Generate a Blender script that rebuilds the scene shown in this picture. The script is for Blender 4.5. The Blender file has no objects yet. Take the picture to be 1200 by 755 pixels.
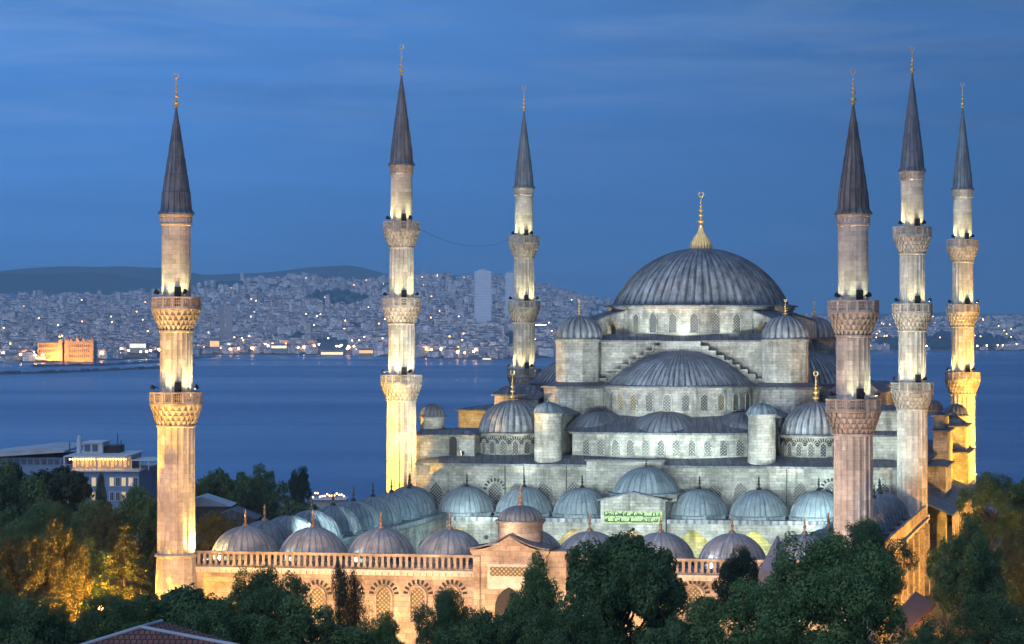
import bpy, math, random
from math import sin, cos, pi, sqrt, radians, atan2
R = random.Random(7)
sc = bpy.context.scene
col = sc.collection

# ------------------------------------------------------------------ camera
F = 2600.0            # focal length in photo pixels (1200 wide)
CZ = 29.0             # camera height above the mosque ground
YH = 385.0            # horizon row
SEA = -32.0
cd = bpy.data.cameras.new('camera'); cam = bpy.data.objects.new('camera', cd); col.objects.link(cam)
cam.location = (0, 0, CZ); cam.rotation_euler = (radians(90), 0, 0)
cd.sensor_fit = 'HORIZONTAL'; cd.sensor_width = 36; cd.lens = 36 * F / 1200
cd.shift_y = (YH - 377.5) / 1200
cd.clip_start = 1; cd.clip_end = 120000
sc.camera = cam
sc.view_settings.view_transform = 'Standard'; sc.view_settings.look = 'None'
sc.view_settings.exposure = 0.0; sc.view_settings.gamma = 1; sc.view_settings.use_curve_mapping = False
sc.cycles.use_denoising = True
sc.cycles.max_bounces = 5; sc.cycles.diffuse_bounces = 2; sc.cycles.glossy_bounces = 2; sc.cycles.transmission_bounces = 2
sc.cycles.volume_bounces = 0; sc.cycles.sample_clamp_indirect = 3.0

# ------------------------------------------------------------------ dusk sky
SUN_EL, SUN_AZ = radians(1.5), radians(200)
w = bpy.data.worlds.new('World'); sc.world = w; w.use_nodes = True
nt = w.node_tree; N = nt.nodes; Lk = nt.links; N.clear()
out = N.new('ShaderNodeOutputWorld'); bg = N.new('ShaderNodeBackground'); Lk.new(bg.outputs[0], out.inputs[0])
tc = N.new('ShaderNodeTexCoord'); sep = N.new('ShaderNodeSeparateXYZ'); Lk.new(tc.outputs['Generated'], sep.inputs[0])
ramp = N.new('ShaderNodeValToRGB')
mr = N.new('ShaderNodeMapRange'); mr.inputs['From Min'].default_value = -0.02; mr.inputs['From Max'].default_value = 0.6
Lk.new(sep.outputs['Z'], mr.inputs['Value'])
def stops(r, L):
    e = r.color_ramp.elements
    while len(e) > 1: e.remove(e[-1])
    e[0].position = L[0][0]; e[0].color = (*L[0][1], 1)
    for p, c in L[1:]:
        x = e.new(p); x.color = (*c, 1)
stops(ramp, [(0.0, (.056, .22, .58)), (.06, (.056, .228, .61)), (.13, (.060, .232, .63)), (.20, (.068, .235, .63)),
             (.27, (.082, .255, .66)), (.45, (.10, .25, .60)), (1, (.12, .26, .56))])
Lk.new(mr.outputs[0], ramp.inputs[0])
# faint cloud bands
mp = N.new('ShaderNodeMapping'); mp.inputs['Scale'].default_value = (2.2, 2.2, 26); mp.inputs['Rotation'].default_value = (0.02, .03, 0)
Lk.new(tc.outputs['Generated'], mp.inputs[0])
nz = N.new('ShaderNodeTexNoise'); nz.inputs['Scale'].default_value = 2.6; nz.inputs['Detail'].default_value = 6; nz.inputs['Roughness'].default_value = .55
Lk.new(mp.outputs[0], nz.inputs[0])
cr = N.new('ShaderNodeMapRange'); cr.inputs['From Min'].default_value = .3; cr.inputs['From Max'].default_value = .72
cr.inputs['To Min'].default_value = .89; cr.inputs['To Max'].default_value = 1.11
Lk.new(nz.outputs[0], cr.inputs[0])
mx = N.new('ShaderNodeMix'); mx.data_type = 'RGBA'; mx.blend_type = 'MULTIPLY'; mx.inputs[0].default_value = 1
Lk.new(ramp.outputs[0], mx.inputs[6]); Lk.new(cr.outputs[0], mx.inputs[7])
wm = N.new('ShaderNodeMapping'); wm.inputs['Scale'].default_value = (1.6, 1.0, 14); wm.inputs['Rotation'].default_value = (.0, .10, .3)
Lk.new(tc.outputs['Generated'], wm.inputs[0])
wn = N.new('ShaderNodeTexNoise'); wn.inputs['Scale'].default_value = 5.5; wn.inputs['Detail'].default_value = 8; wn.inputs['Roughness'].default_value = .62; wn.inputs['Distortion'].default_value = .4
Lk.new(wm.outputs[0], wn.inputs[0])
wr = N.new('ShaderNodeMapRange'); wr.inputs['From Min'].default_value = .44; wr.inputs['From Max'].default_value = .74; wr.inputs['To Max'].default_value = .62
Lk.new(wn.outputs[0], wr.inputs[0])
wz = N.new('ShaderNodeMapRange'); wz.inputs['From Min'].default_value = .05; wz.inputs['From Max'].default_value = .14
Lk.new(sep.outputs['Z'], wz.inputs[0])
wk = N.new('ShaderNodeMath'); wk.operation = 'MULTIPLY'; Lk.new(wr.outputs[0], wk.inputs[0]); Lk.new(wz.outputs[0], wk.inputs[1])
wx = N.new('ShaderNodeMix'); wx.data_type = 'RGBA'; Lk.new(wk.outputs[0], wx.inputs[0]); wx.inputs[7].default_value = (.21, .36, .68, 1); Lk.new(mx.outputs[2], wx.inputs[6]); mx = wx
# the sky is a little darker towards the south (right)
mr2 = N.new('ShaderNodeMapRange'); mr2.inputs['From Min'].default_value = -.25; mr2.inputs['From Max'].default_value = .25
mr2.inputs['To Min'].default_value = 1.20; mr2.inputs['To Max'].default_value = .58
Lk.new(sep.outputs['X'], mr2.inputs['Value'])
mx2 = N.new('ShaderNodeMix'); mx2.data_type = 'RGBA'; mx2.blend_type = 'MULTIPLY'; mx2.inputs[0].default_value = 1
Lk.new(mx.outputs[2], mx2.inputs[6]); Lk.new(mr2.outputs[0], mx2.inputs[7])
sky = N.new('ShaderNodeTexSky'); sky.sky_type = 'NISHITA'; sky.sun_disc = False
sky.sun_elevation = SUN_EL; sky.sun_rotation = SUN_AZ
ad = N.new('ShaderNodeMix'); ad.data_type = 'RGBA'; ad.blend_type = 'ADD'; ad.inputs[0].default_value = .002
Lk.new(mx2.outputs[2], ad.inputs[6]); Lk.new(sky.outputs[0], ad.inputs[7])
Lk.new(ad.outputs[2], bg.inputs[0]); bg.inputs[1].default_value = 1.0
# afterglow of the set sun behind the camera, very soft
sl = bpy.data.lights.new('sun', 'SUN'); so = bpy.data.objects.new('sun', sl); col.objects.link(so)
sl.energy = 1.15; sl.angle = radians(70); sl.color = (.74, .83, 1.0)
so.rotation_euler = (radians(62), 0, radians(-28))

# ------------------------------------------------------------------ helpers
def pt(x, y, D):
    "world point seen at photo pixel (x, y) at depth D"
    return ((x - 600) * D / F, D, CZ + (YH - y) * D / F)
def zz(y, D): return CZ + (YH - y) * D / F
def xx(x, D): return (x - 600) * D / F

UX, UY = cos(radians(9)), -sin(radians(9))
VX, VY = sin(radians(15.5)), cos(radians(15.5))
OX, OY = 25.5, 299.3
def W(p, q, z=0.0): return (OX + p * UX + q * VX, OY + p * UY + q * VY, z)
def rotW(k):
    c, s = [(1, 0), (0, 1), (-1, 0), (0, -1)][k % 4]
    return lambda p, q, z: W(p * c - q * s, p * s + q * c, z)
def pof(x, q):
    "mosque coordinate p of photo column x at depth row q"
    a = (x - 600) / F
    return (a * (OY + q * VY) - OX - q * VX) / (UX - a * UY)
def zq(y, p, q): return zz(y, W(p, q)[1])

class MB:
    def __init__(s): s.v = []; s.f = []; s.uv = []; s.mi = []; s.cl = []
    def add(s, V, Fc, uv=None, mi=0, c=None):
        b = len(s.v); s.v.extend(V)
        for i, f in enumerate(Fc):
            s.f.append(tuple(b + j for j in f)); s.uv.append(uv[i] if uv else None); s.mi.append(mi); s.cl.append(c)
    def box(s, x0, x1, y0, y1, z0, z1, mi=0, c=None):
        V = [(x0, y0, z0), (x1, y0, z0), (x1, y1, z0), (x0, y1, z0), (x0, y0, z1), (x1, y0, z1), (x1, y1, z1), (x0, y1, z1)]
        s.add(V, [(0, 3, 2, 1), (4, 5, 6, 7), (0, 1, 5, 4), (1, 2, 6, 5), (2, 3, 7, 6), (3, 0, 4, 7)], None, mi, c)
    def rbox(s, cx, cy, a, w, d, z0, z1, mi=0, c=None, top=1.0):
        ca, sa = cos(a), sin(a)
        def q(x, y, z): return (cx + x * ca - y * sa, cy + x * sa + y * ca, z)
        w /= 2; d /= 2; t = top
        V = [q(-w, -d, z0), q(w, -d, z0), q(w, d, z0), q(-w, d, z0), q(-w * t, -d * t, z1), q(w * t, -d * t, z1), q(w * t, d * t, z1), q(-w * t, d * t, z1)]
        s.add(V, [(0, 3, 2, 1), (4, 5, 6, 7), (0, 1, 5, 4), (1, 2, 6, 5), (2, 3, 7, 6), (3, 0, 4, 7)], None, mi, c)
    def bar(s, a, b, r, n=6, mi=0, r2=None):
        r2 = r if r2 is None else r2
        dx, dy, dz = (b[i] - a[i] for i in range(3)); L = sqrt(dx * dx + dy * dy + dz * dz) or 1
        dx, dy, dz = dx / L, dy / L, dz / L
        ax = (0, 0, 1) if abs(dz) < .9 else (1, 0, 0)
        ux, uy, uz = dy * ax[2] - dz * ax[1], dz * ax[0] - dx * ax[2], dx * ax[1] - dy * ax[0]
        l = sqrt(ux * ux + uy * uy + uz * uz); ux, uy, uz = ux / l, uy / l, uz / l
        vx, vy, vz = dy * uz - dz * uy, dz * ux - dx * uz, dx * uy - dy * ux
        V = []
        for P, rr in ((a, r), (b, r2)):
            for i in range(n):
                t = 2 * pi * i / n; c_, s_ = cos(t) * rr, sin(t) * rr
                V.append((P[0] + ux * c_ + vx * s_, P[1] + uy * c_ + vy * s_, P[2] + uz * c_ + vz * s_))
        Fc = [(i, (i + 1) % n, n + (i + 1) % n, n + i) for i in range(n)] + [tuple(range(n - 1, -1, -1)), tuple(range(n, 2 * n))]
        s.add(V, Fc, None, mi)
    def lathe(s, cx, cy, prof, n=24, a0=0.0, a1=2 * pi, ribs=None, mi=0, cap=True):
        """prof [(r, z)] bottom to top; ribs=(count, [(frac, offset)]) pushes columns in or out"""
        full = abs(a1 - a0 - 2 * pi) < 1e-6
        if ribs:
            cnt, pat = ribs; A = []
            for k in range(cnt):
                for fr, o in pat: A.append((a0 + (a1 - a0) * (k + fr) / cnt, o))
            if not full: A.append((a1, pat[0][1]))
        else:
            A = [(a0 + (a1 - a0) * k / n, 0) for k in range(n + (0 if full else 1))]
        m = len(A); rm = max(r for r, z in prof); um = (cnt * .9 / (a1 - a0)) if ribs else rm
        V = []; vs = [0]
        for i in range(1, len(prof)):
            vs.append(vs[-1] + sqrt((prof[i][0] - prof[i - 1][0]) ** 2 + (prof[i][1] - prof[i - 1][1]) ** 2))
        for (r, z) in prof:
            k = min(1, r / rm * 1.15 + .0) if rm > 0 else 1
            for a, o in A:
                rr = max(0.004, r + o * k); V.append((cx + rr * cos(a), cy + rr * sin(a), z))
        Fc = []; U = []
        for i in range(len(prof) - 1):
            for j in range(m if full else m - 1):
                j2 = (j + 1) % m
                Fc.append((i * m + j, i * m + j2, (i + 1) * m + j2, (i + 1) * m + j))
                u0 = (A[j][0] - a0) * um; u1 = ((A[j2][0] - a0) if j2 > j else (a1 - a0)) * um
                U.append([(u0, vs[i] + prof[0][1]), (u1, vs[i] + prof[0][1]), (u1, vs[i + 1] + prof[0][1]), (u0, vs[i + 1] + prof[0][1])])
        if cap and full:
            if prof[0][0] > .05: Fc.append(tuple(range(m - 1, -1, -1))); U.append(None)
            if prof[-1][0] > .05: Fc.append(tuple((len(prof) - 1) * m + j for j in range(m))); U.append(None)
        s.add(V, Fc, U, mi)
    def prism(s, outline, z0, z1, mi=0):
        n = len(outline)
        V = [(x, y, z0) for x, y in outline] + [(x, y, z1) for x, y in outline]
        s.add(V, [(i, (i + 1) % n, n + (i + 1) % n, n + i) for i in range(n)] + [tuple(range(n - 1, -1, -1)), tuple(range(n, 2 * n))], None, mi)
    def extr(s, outline, o, t, nrm, d0, d1, mi=0):
        "outline [(s, z)] in the upright plane through o along t, pushed along nrm from d0 to d1"
        n = len(outline)
        V = [(o[0] + a * t[0] + d * nrm[0], o[1] + a * t[1] + d * nrm[1], o[2] + z) for d in (d0, d1) for a, z in outline]
        s.add(V, [(i, n + i, n + (i + 1) % n, (i + 1) % n) for i in range(n)] + [tuple(range(n)), tuple(range(2 * n - 1, n - 1, -1))], None, mi)
    def build(s, name, mats, parent=None, xf=None, smooth=None):
        if not isinstance(mats, (list, tuple)): mats = [mats]
        V = [xf(*v) for v in s.v] if xf else s.v
        ox, oy, oz = (0, 0, 0)
        if parent is not None:
            q = parent
            while q: ox += q.location[0]; oy += q.location[1]; oz += q.location[2]; q = q.parent
        me = bpy.data.meshes.new(name)
        me.from_pydata([(a - ox, b - oy, c - oz) for a, b, c in V], [], s.f)
        for m in mats: me.materials.append(m)
        me.polygons.foreach_set('material_index', s.mi)
        ul = me.uv_layers.new(name='UVMap'); dat = [0.0] * (2 * len(me.loops)); k = 0
        for fi, f in enumerate(s.f):
            u = s.uv[fi]
            if u is None:
                a, b, c = V[f[0]], V[f[1]], V[f[2]]
                e1 = (b[0] - a[0], b[1] - a[1], b[2] - a[2]); e2 = (c[0] - a[0], c[1] - a[1], c[2] - a[2])
                nx, ny, n_z = e1[1] * e2[2] - e1[2] * e2[1], e1[2] * e2[0] - e1[0] * e2[2], e1[0] * e2[1] - e1[1] * e2[0]
                h = sqrt(nx * nx + ny * ny); l = sqrt(h * h + n_z * n_z) or 1
                if h / l < .35:
                    u = [(V[i][0], V[i][1]) for i in f]
                else:
                    tx, ty = -ny / h, nx / h; sl_ = l / h
                    u = [(V[i][0] * tx + V[i][1] * ty, V[i][2] * (1 if h / l > .9 else sl_)) for i in f]
            for a, b in u:
                dat[k] = a; dat[k + 1] = b; k += 2
        ul.data.foreach_set('uv', dat)
        if any(c is not None for c in s.cl):
            ca = me.attributes.new('Col', 'FLOAT_COLOR', 'FACE')
            fl = []
            for c in s.cl: fl.extend((*(c or (.5, .5, .5)), 1))
            ca.data.foreach_set('color', fl)
        if smooth:
            me.polygons.foreach_set('use_smooth', [True] * len(me.polygons))
            me.set_sharp_from_angle(angle=radians(smooth))
        me.validate(); me.update()
        o = bpy.data.objects.new(name, me); col.objects.link(o)
        if parent is not None: o.parent = parent
        return o

def tag(o, label=None, cat=None, group=None, kind=None):
    if label: o['label'] = label
    if cat: o['category'] = cat
    if group: o['group'] = group
    if kind: o['kind'] = kind
    return o
def empty(name, loc, label=None, cat=None, group=None):
    o = bpy.data.objects.new(name, None); col.objects.link(o); o.location = loc; o.empty_display_size = .5
    return tag(o, label, cat, group)
def dupm(src, parent, loc, name=None):
    o = src.copy(); col.objects.link(o); o.parent = parent; o.location = loc; return o

def lamp(kind, loc, power, color, target=None, size=60, blend=.6, r=.25, parent=None):
    l = bpy.data.lights.new(kind, 'SPOT' if target is not None else 'POINT'); l.energy = power; l.color = color
    l.shadow_soft_size = r
    o = bpy.data.objects.new('floodlight_beam', l); col.objects.link(o); o.location = loc
    if target is not None:
        l.spot_size = radians(size); l.spot_blend = blend
        d = [target[i] - loc[i] for i in range(3)]
        h = sqrt(d[0] ** 2 + d[1] ** 2)
        o.rotation_euler = (pi / 2 + atan2(d[2], h), 0, atan2(d[1], d[0]) - pi / 2)
    return o

# ------------------------------------------------------------------ materials
def newmat(name):
    m = bpy.data.materials.new(name); m.use_nodes = True
    t = m.node_tree; b = t.nodes['Principled BSDF']; return m, t.nodes, t.links, b
def nd(N_, typ, **kw):
    n = N_.new(typ)
    for k, v in kw.items():
        if k in n.inputs: n.inputs[k].default_value = v
        else: setattr(n, k, v)
    return n
def mixc(N_, L_, a, b, fac, blend='MIX'):
    n = N_.new('ShaderNodeMix'); n.data_type = 'RGBA'; n.blend_type = blend
    for i, v in ((0, fac), (6, a), (7, b)):
        if hasattr(v, 'is_linked') or hasattr(v, 'node'): L_.new(v, n.inputs[i])
        elif i == 0: n.inputs[0].default_value = v
        else: n.inputs[i].default_value = (*v, 1)
    return n.outputs[2]
def rng(N_, L_, v, a, b, c=0., d=1.):
    n = nd(N_, 'ShaderNodeMapRange'); L_.new(v, n.inputs[0])
    for i, k in enumerate((a, b, c, d)): n.inputs[i + 1].default_value = k
    return n.outputs[0]
def noise(N_, L_, vec, scale, detail=4, rough=.55, stretch=None):
    n = nd(N_, 'ShaderNodeTexNoise', Scale=scale, Detail=detail, Roughness=rough)
    if stretch:
        m = nd(N_, 'ShaderNodeMapping'); m.inputs['Scale'].default_value = stretch; L_.new(vec, m.inputs[0]); vec = m.outputs[0]
    L_.new(vec, n.inputs['Vector']); return n.outputs[0]
def stone(name, c1, c2, mortar, bw=.95, bh=.36, stain=.55, dark=(.05, .05, .045), msize=.014, blotch=1.0):
    m, N_, L_, b = newmat(name)
    tc = nd(N_, 'ShaderNodeTexCoord'); uv = tc.outputs['UV']; ob = tc.outputs['Object']
    br = nd(N_, 'ShaderNodeTexBrick', Scale=1.0); br.inputs['Brick Width'].default_value = bw; br.inputs['Row Height'].default_value = bh
    br.inputs['Mortar Size'].default_value = msize; br.inputs['Mortar Smooth'].default_value = .3; br.inputs['Bias'].default_value = .0
    br.inputs['Color1'].default_value = (*c1, 1); br.inputs['Color2'].default_value = (*c2, 1); br.inputs['Mortar'].default_value = (*mortar, 1)
    L_.new(uv, br.inputs['Vector'])
    n1 = noise(N_, L_, ob, .28, 7, .7)
    c = mixc(N_, L_, br.outputs[0], (.40, .39, .37), rng(N_, L_, n1, .40, .62, 0, .85 * blotch), 'MULTIPLY')
    b2 = nd(N_, 'ShaderNodeTexBrick', Scale=1.0); b2.inputs['Brick Width'].default_value = bw * 1.7; b2.inputs['Row Height'].default_value = bh * 2; b2.inputs['Mortar Size'].default_value = 0
    b2.inputs['Color1'].default_value = (.72, .72, .72, 1); b2.inputs['Color2'].default_value = (1.22, 1.2, 1.16, 1); L_.new(uv, b2.inputs['Vector'])
    c = mixc(N_, L_, c, b2.outputs[0], .8, 'MULTIPLY')
    n2 = noise(N_, L_, ob, 1.0, 6, .65, (.8, .8, .11))
    c = mixc(N_, L_, c, dark, rng(N_, L_, n2, .52, .70, 0, stain))
    n3 = noise(N_, L_, ob, 3.0, 6, .75)
    c = mixc(N_, L_, c, (.42, .41, .39), rng(N_, L_, n3, .48, .70, 0, .7 * blotch), 'MULTIPLY')
    L_.new(c, b.inputs['Base Color']); b.inputs['Roughness'].default_value = .85
    bp = nd(N_, 'ShaderNodeBump', Strength=.5, Distance=.05)
    ml = nd(N_, 'ShaderNodeMath', operation='SUBTRACT'); L_.new(n3, ml.inputs[0]); L_.new(br.outputs['Fac'], ml.inputs[1])
    L_.new(ml.outputs[0], bp.inputs['Height']); L_.new(bp.outputs[0], b.inputs['Normal'])
    return m
def lead(name, lo, hi, seam=.10, ph=1.3, dk=.42):
    m, N_, L_, b = newmat(name)
    tc = nd(N_, 'ShaderNodeTexCoord'); uv = tc.outputs['UV']; ob = tc.outputs['Object']
    n1 = noise(N_, L_, uv, 1.0, 5, .65, (2.2, .22, 1))
    c = mixc(N_, L_, lo, hi, rng(N_, L_, n1, .36, .66))
    br = nd(N_, 'ShaderNodeTexBrick', Scale=1.0, offset=.0); br.inputs['Brick Width'].default_value = .9; br.inputs['Row Height'].default_value = ph
    br.inputs['Mortar Size'].default_value = .012; br.inputs['Mortar Smooth'].default_value = .4; br.inputs['Color1'].default_value = (.78, .78, .79, 1); br.inputs['Color2'].default_value = (1.15, 1.15, 1.14, 1)
    br.inputs['Mortar'].default_value = (.5, .5, .53, 1); L_.new(uv, br.inputs['Vector'])
    c = mixc(N_, L_, c, br.outputs[0], 1.0, 'MULTIPLY')
    # dark joint along each standing seam
    sp = nd(N_, 'ShaderNodeSeparateXYZ'); L_.new(uv, sp.inputs[0])
    md = nd(N_, 'ShaderNodeMath', operation='PINGPONG'); md.inputs[1].default_value = .45; L_.new(sp.outputs[0], md.inputs[0])
    jn = rng(N_, L_, md.outputs[0], seam * .6, seam * 1.5, 1, 0)
    n4 = noise(N_, L_, ob, 1.2, 3, .6); mm = nd(N_, 'ShaderNodeMath', operation='MULTIPLY'); L_.new(jn, mm.inputs[0]); L_.new(rng(N_, L_, n4, .3, .6, .35, 1), mm.inputs[1])
    c = mixc(N_, L_, c, (dk, dk, dk * 1.06), mm.outputs[0], 'MULTIPLY')
    n2 = noise(N_, L_, ob, .5, 6, .7)
    c = mixc(N_, L_, c, (.55, .57, .58), rng(N_, L_, n2, .45, .7, 0, .9), 'MULTIPLY')
    L_.new(c, b.inputs['Base Color']); b.inputs['Roughness'].default_value = .6; b.inputs['Metallic'].default_value = .1
    bp0 = nd(N_, 'ShaderNodeBump', Strength=.6, Distance=.25); L_.new(noise(N_, L_, ob, .9, 3, .55), bp0.inputs['Height'])
    bp = nd(N_, 'ShaderNodeBump', Strength=.4, Distance=.05); L_.new(n1, bp.inputs['Height']); L_.new(bp0.outputs[0], bp.inputs['Normal']); L_.new(bp.outputs[0], b.inputs['Normal'])
    return m
def plain(name, c, rough=.7, metal=0., var=.3, scale=1.5):
    m, N_, L_, b = newmat(name)
    tc = nd(N_, 'ShaderNodeTexCoord'); n1 = noise(N_, L_, tc.outputs['Object'], scale, 5, .6)
    k = mixc(N_, L_, c, tuple(x * (1 - var) for x in c), rng(N_, L_, n1, .35, .7))
    L_.new(k, b.inputs['Base Color']); b.inputs['Roughness'].default_value = rough; b.inputs['Metallic'].default_value = metal
    return m
def glow(name, c, s):
    m, N_, L_, b = newmat(name); b.inputs['Base Color'].default_value = (*c, 1)
    b.inputs['Emission Color'].default_value = (*c, 1); b.inputs['Emission Strength'].default_value = s; return m
def lattice(name, hole, bars, scale=5.0):
    m, N_, L_, b = newmat(name)
    tc = nd(N_, 'ShaderNodeTexCoord')
    v = nd(N_, 'ShaderNodeTexVoronoi', Scale=scale, Randomness=.0); v.voronoi_dimensions = '2D'
    mp_ = nd(N_, 'ShaderNodeMapping'); mp_.inputs['Rotation'].default_value = (0, 0, radians(45)); L_.new(tc.outputs['UV'], mp_.inputs[0]); L_.new(mp_.outputs[0], v.inputs['Vector'])
    f = rng(N_, L_, v.outputs['Distance'], .42, .52)
    L_.new(mixc(N_, L_, hole, bars, f), b.inputs['Base Color']); b.inputs['Roughness'].default_value = .45
    bp = nd(N_, 'ShaderNodeBump', Strength=.8, Distance=.08); L_.new(f, bp.inputs['Height']); L_.new(bp.outputs[0], b.inputs['Normal'])
    return m
M = {}
M['stone'] = stone('weathered_limestone', (.44, .42, .38), (.31, .295, .265), (.19, .18, .165), stain=.8)
M['stone_dk'] = stone('grey_limestone', (.45, .43, .40), (.31, .295, .27), (.18, .17, .16), stain=.85)
M['wall_pink'] = stone('rosy_limestone', (.46, .39, .32), (.31, .25, .20), (.2, .17, .14), bw=1.3, bh=.5, stain=.5, dark=(.14, .11, .09))
M['minaret'] = stone('minaret_stone', (.58, .545, .49), (.47, .435, .39), (.36, .33, .295), bw=.8, bh=.45, msize=.014, blotch=.6, stain=.25, dark=(.13, .11, .10))
M['minaret_trim'] = stone('carved_stone', (.58, .52, .46), (.48, .43, .38), (.38, .34, .3), bw=.6, bh=3., stain=.35, dark=(.12, .10, .09))
M['trim'] = plain('pale_marble', (.48, .45, .41), .7, 0, .35, 2.)
M['lead'] = lead('lead_sheet', (.10, .107, .125), (.33, .34, .37), .16, 1.3, .30)
M['lead_lt'] = lead('pale_lead', (.105, .13, .15), (.22, .26, .29), .07, 1.4, .5)
M['lead_dk'] = lead('dark_lead', (.06, .065, .08), (.16, .165, .19), .08, 2.5, .5)
M['lead_pale'] = lead('bleached_lead', (.19, .215, .235), (.36, .385, .41), .07, 1.4, .5)
M['lead_spire'] = lead('spire_lead', (.075, .095, .125), (.19, .225, .28), .10, 2.1, .4); M['lead_brown'] = lead('weathered_spire_lead', (.07, .066, .066), (.24, .225, .22), .10, 1.9, .35)
M['bell_gold'] = plain('pale_gilding', (.84, .56, .24), .42, .45, .2)
M['lead_md'] = lead('slate_lead', (.08, .085, .10), (.22, .23, .26), .12, 1.4, .4)
M['gold'] = plain('gilded_copper', (.86, .56, .20), .38, .65, .2)
M['lattice'] = lattice('plaster_lattice', (.02, .022, .026), (.30, .28, .25), 3.6)
M['lattice_gold_lit'] = lattice('gold_lit_lattice', (.09, .075, .045), (.40, .33, .2), 3.4)  # gold lattice of the gate; elsewhere its tone paints windows as warmly lit
M['brick'] = stone('brick_voussoirs', (.33, .17, .12), (.40, .34, .28), (.3, .28, .25), bw=.3, bh=.22, stain=.2)
M['black'] = plain('dark_opening', (.012, .012, .014), .8)
M['iron'] = plain('dark_iron', (.03, .03, .033), .5, .6)
# ------------------------------------------------------------------ profiles
def capprof(R_, z0, H, rows=14, flare=0.0, tip=.02):
    rho = (R_ * R_ + H * H) / (2 * H); zc = z0 + H - rho
    a0 = atan2(z0 - zc, R_); P = []
    for i in range(rows + 1):
        a = a0 + (pi / 2 - a0) * i / rows
        P.append((max(tip, rho * cos(a)), zc + rho * sin(a)))
    if flare: P = [(R_ + flare, z0 - flare * .28)] + P
    return P
SEAM = lambda s: [(0, 0), (.03, s), (.11, s), (.14, 0), (.57, 0)]
SCAL = lambda s: [(0, -s), (.12, -s * .2), (.32, s * .35), (.5, s * .5), (.68, s * .35), (.88, -s * .2)]
def finial_prof(z, h, r):
    "bulbs diminishing upward"
    P = [(r * .75, z), (r * .8, z + h * .03), (r * .3, z + h * .09)]
    zc = z + h * .17
    for k, (rr, hh) in enumerate(((1.0, .17), (.72, .13), (.6, .11), (.42, .09), (.3, .07))):
        rr *= r; hh *= h
        for t in (-1, -.7, -.3, 0, .3, .7, 1):
            P.append((max(.16 * r, rr * sqrt(max(0, 1 - t * t))), zc + t * hh * .42))
        zc += hh * 1.12 + h * .015
    P += [(.1 * r, z + h * .9), (.03 * r, z + h)]
    return P
def finial(parent, c, z, h, r, name='finial', mat='gold', crescent=True):
    m = MB(); m.lathe(c[0], c[1], finial_prof(z, h * (.88 if crescent else 1), r), 10)
    if crescent:
        rc = h * .07; zc = z + h * .93
        n = 9; pts = [(c[0] + rc * cos(a), c[1], zc + rc * sin(a)) for a in [radians(115 + 310 * i / n) for i in range(n + 1)]]
        for i in range(n): m.bar(pts[i], pts[i + 1], .16 * r + .012, 5)
    return m.build(name, M[mat], parent, None, 40)

def arch_outline(w_, h, pointed=True, n=6):
    "upright opening outline, base centred on 0"
    hw = w_ / 2; P = [(-hw, 0), (hw, 0)]
    if pointed:
        rr = w_ * .82; hs = h - sqrt(max(.01, rr * rr - (rr - hw) ** 2)); cx = hw - rr
        aM = math.acos((rr - hw) / rr)
        R_ = [(cx + rr * cos(aM * i / n), hs + rr * sin(aM * i / n)) for i in range(n + 1)]
        P += R_ + [(-x, z) for x, z in reversed(R_[:-1])]
    else:
        hs = h - hw
        P += [(hw * cos(pi * i / (2 * n)), hs + hw * sin(pi * i / (2 * n))) for i in range(2 * n + 1)]
    Q = []
    for p in P:
        if not Q or abs(p[0] - Q[-1][0]) + abs(p[1] - Q[-1][1]) > 1e-4: Q.append(p)
    return Q
def window(parent, xf, o, t, n, w_, h, mats=('trim', 'lattice'), frame=.16, proud=.16, pointed=True, rays=False, name='window'):
    m = MB(); inn = arch_outline(w_, h, pointed); k = len(inn)
    m.extr(inn, o, t, n, -.05, .015, 1)
    s1 = (w_ + 2 * frame) / w_; outl = [(x * s1, (z * (h + frame) / h)) for x, z in inn]
    def P3(a, z, d): return (o[0] + a * t[0] + d * n[0], o[1] + a * t[1] + d * n[1], o[2] + z)
    for i in range(1, k):
        j = (i + 1) % k
        a, b, c, d = inn[i], inn[j], outl[j], outl[i]
        V = [P3(*a, proud), P3(*b, proud), P3(*c, proud), P3(*d, proud), P3(*a, 0), P3(*b, 0), P3(*c, 0), P3(*d, 0)]
        m.add(V, [(0, 1, 2, 3), (1, 0, 4, 5), (2, 1, 5, 6), (3, 2, 6, 7), (0, 3, 7, 4)], None, 0)
    m.extr([(-w_ * .5 - frame * 1.2, -.14), (w_ * .5 + frame * 1.2, -.14), (w_ * .5 + frame * 1.2, 0), (-w_ * .5 - frame * 1.2, 0)], o, t, n, 0, proud + .08, 0)
    if rays:   # radiating voussoirs round the head
        zc = h - w_ * .55
        for i in range(9):
            a = radians(8 + 164 * i / 8); r0 = w_ * .5 + frame + .12; r1 = r0 + .42; da = .10
            q = [(r0 * cos(a - da), zc + r0 * sin(a - da)), (r1 * cos(a - da * .8), zc + r1 * sin(a - da * .8)), (r1 * cos(a + da * .8), zc + r1 * sin(a + da * .8)), (r0 * cos(a + da), zc + r0 * sin(a + da))]
            m.extr(q, o, t, n, 0, .05, 2)
    return m.build(name, [M[mats[0]], M[mats[1]], M['black']], parent, xf)

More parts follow.
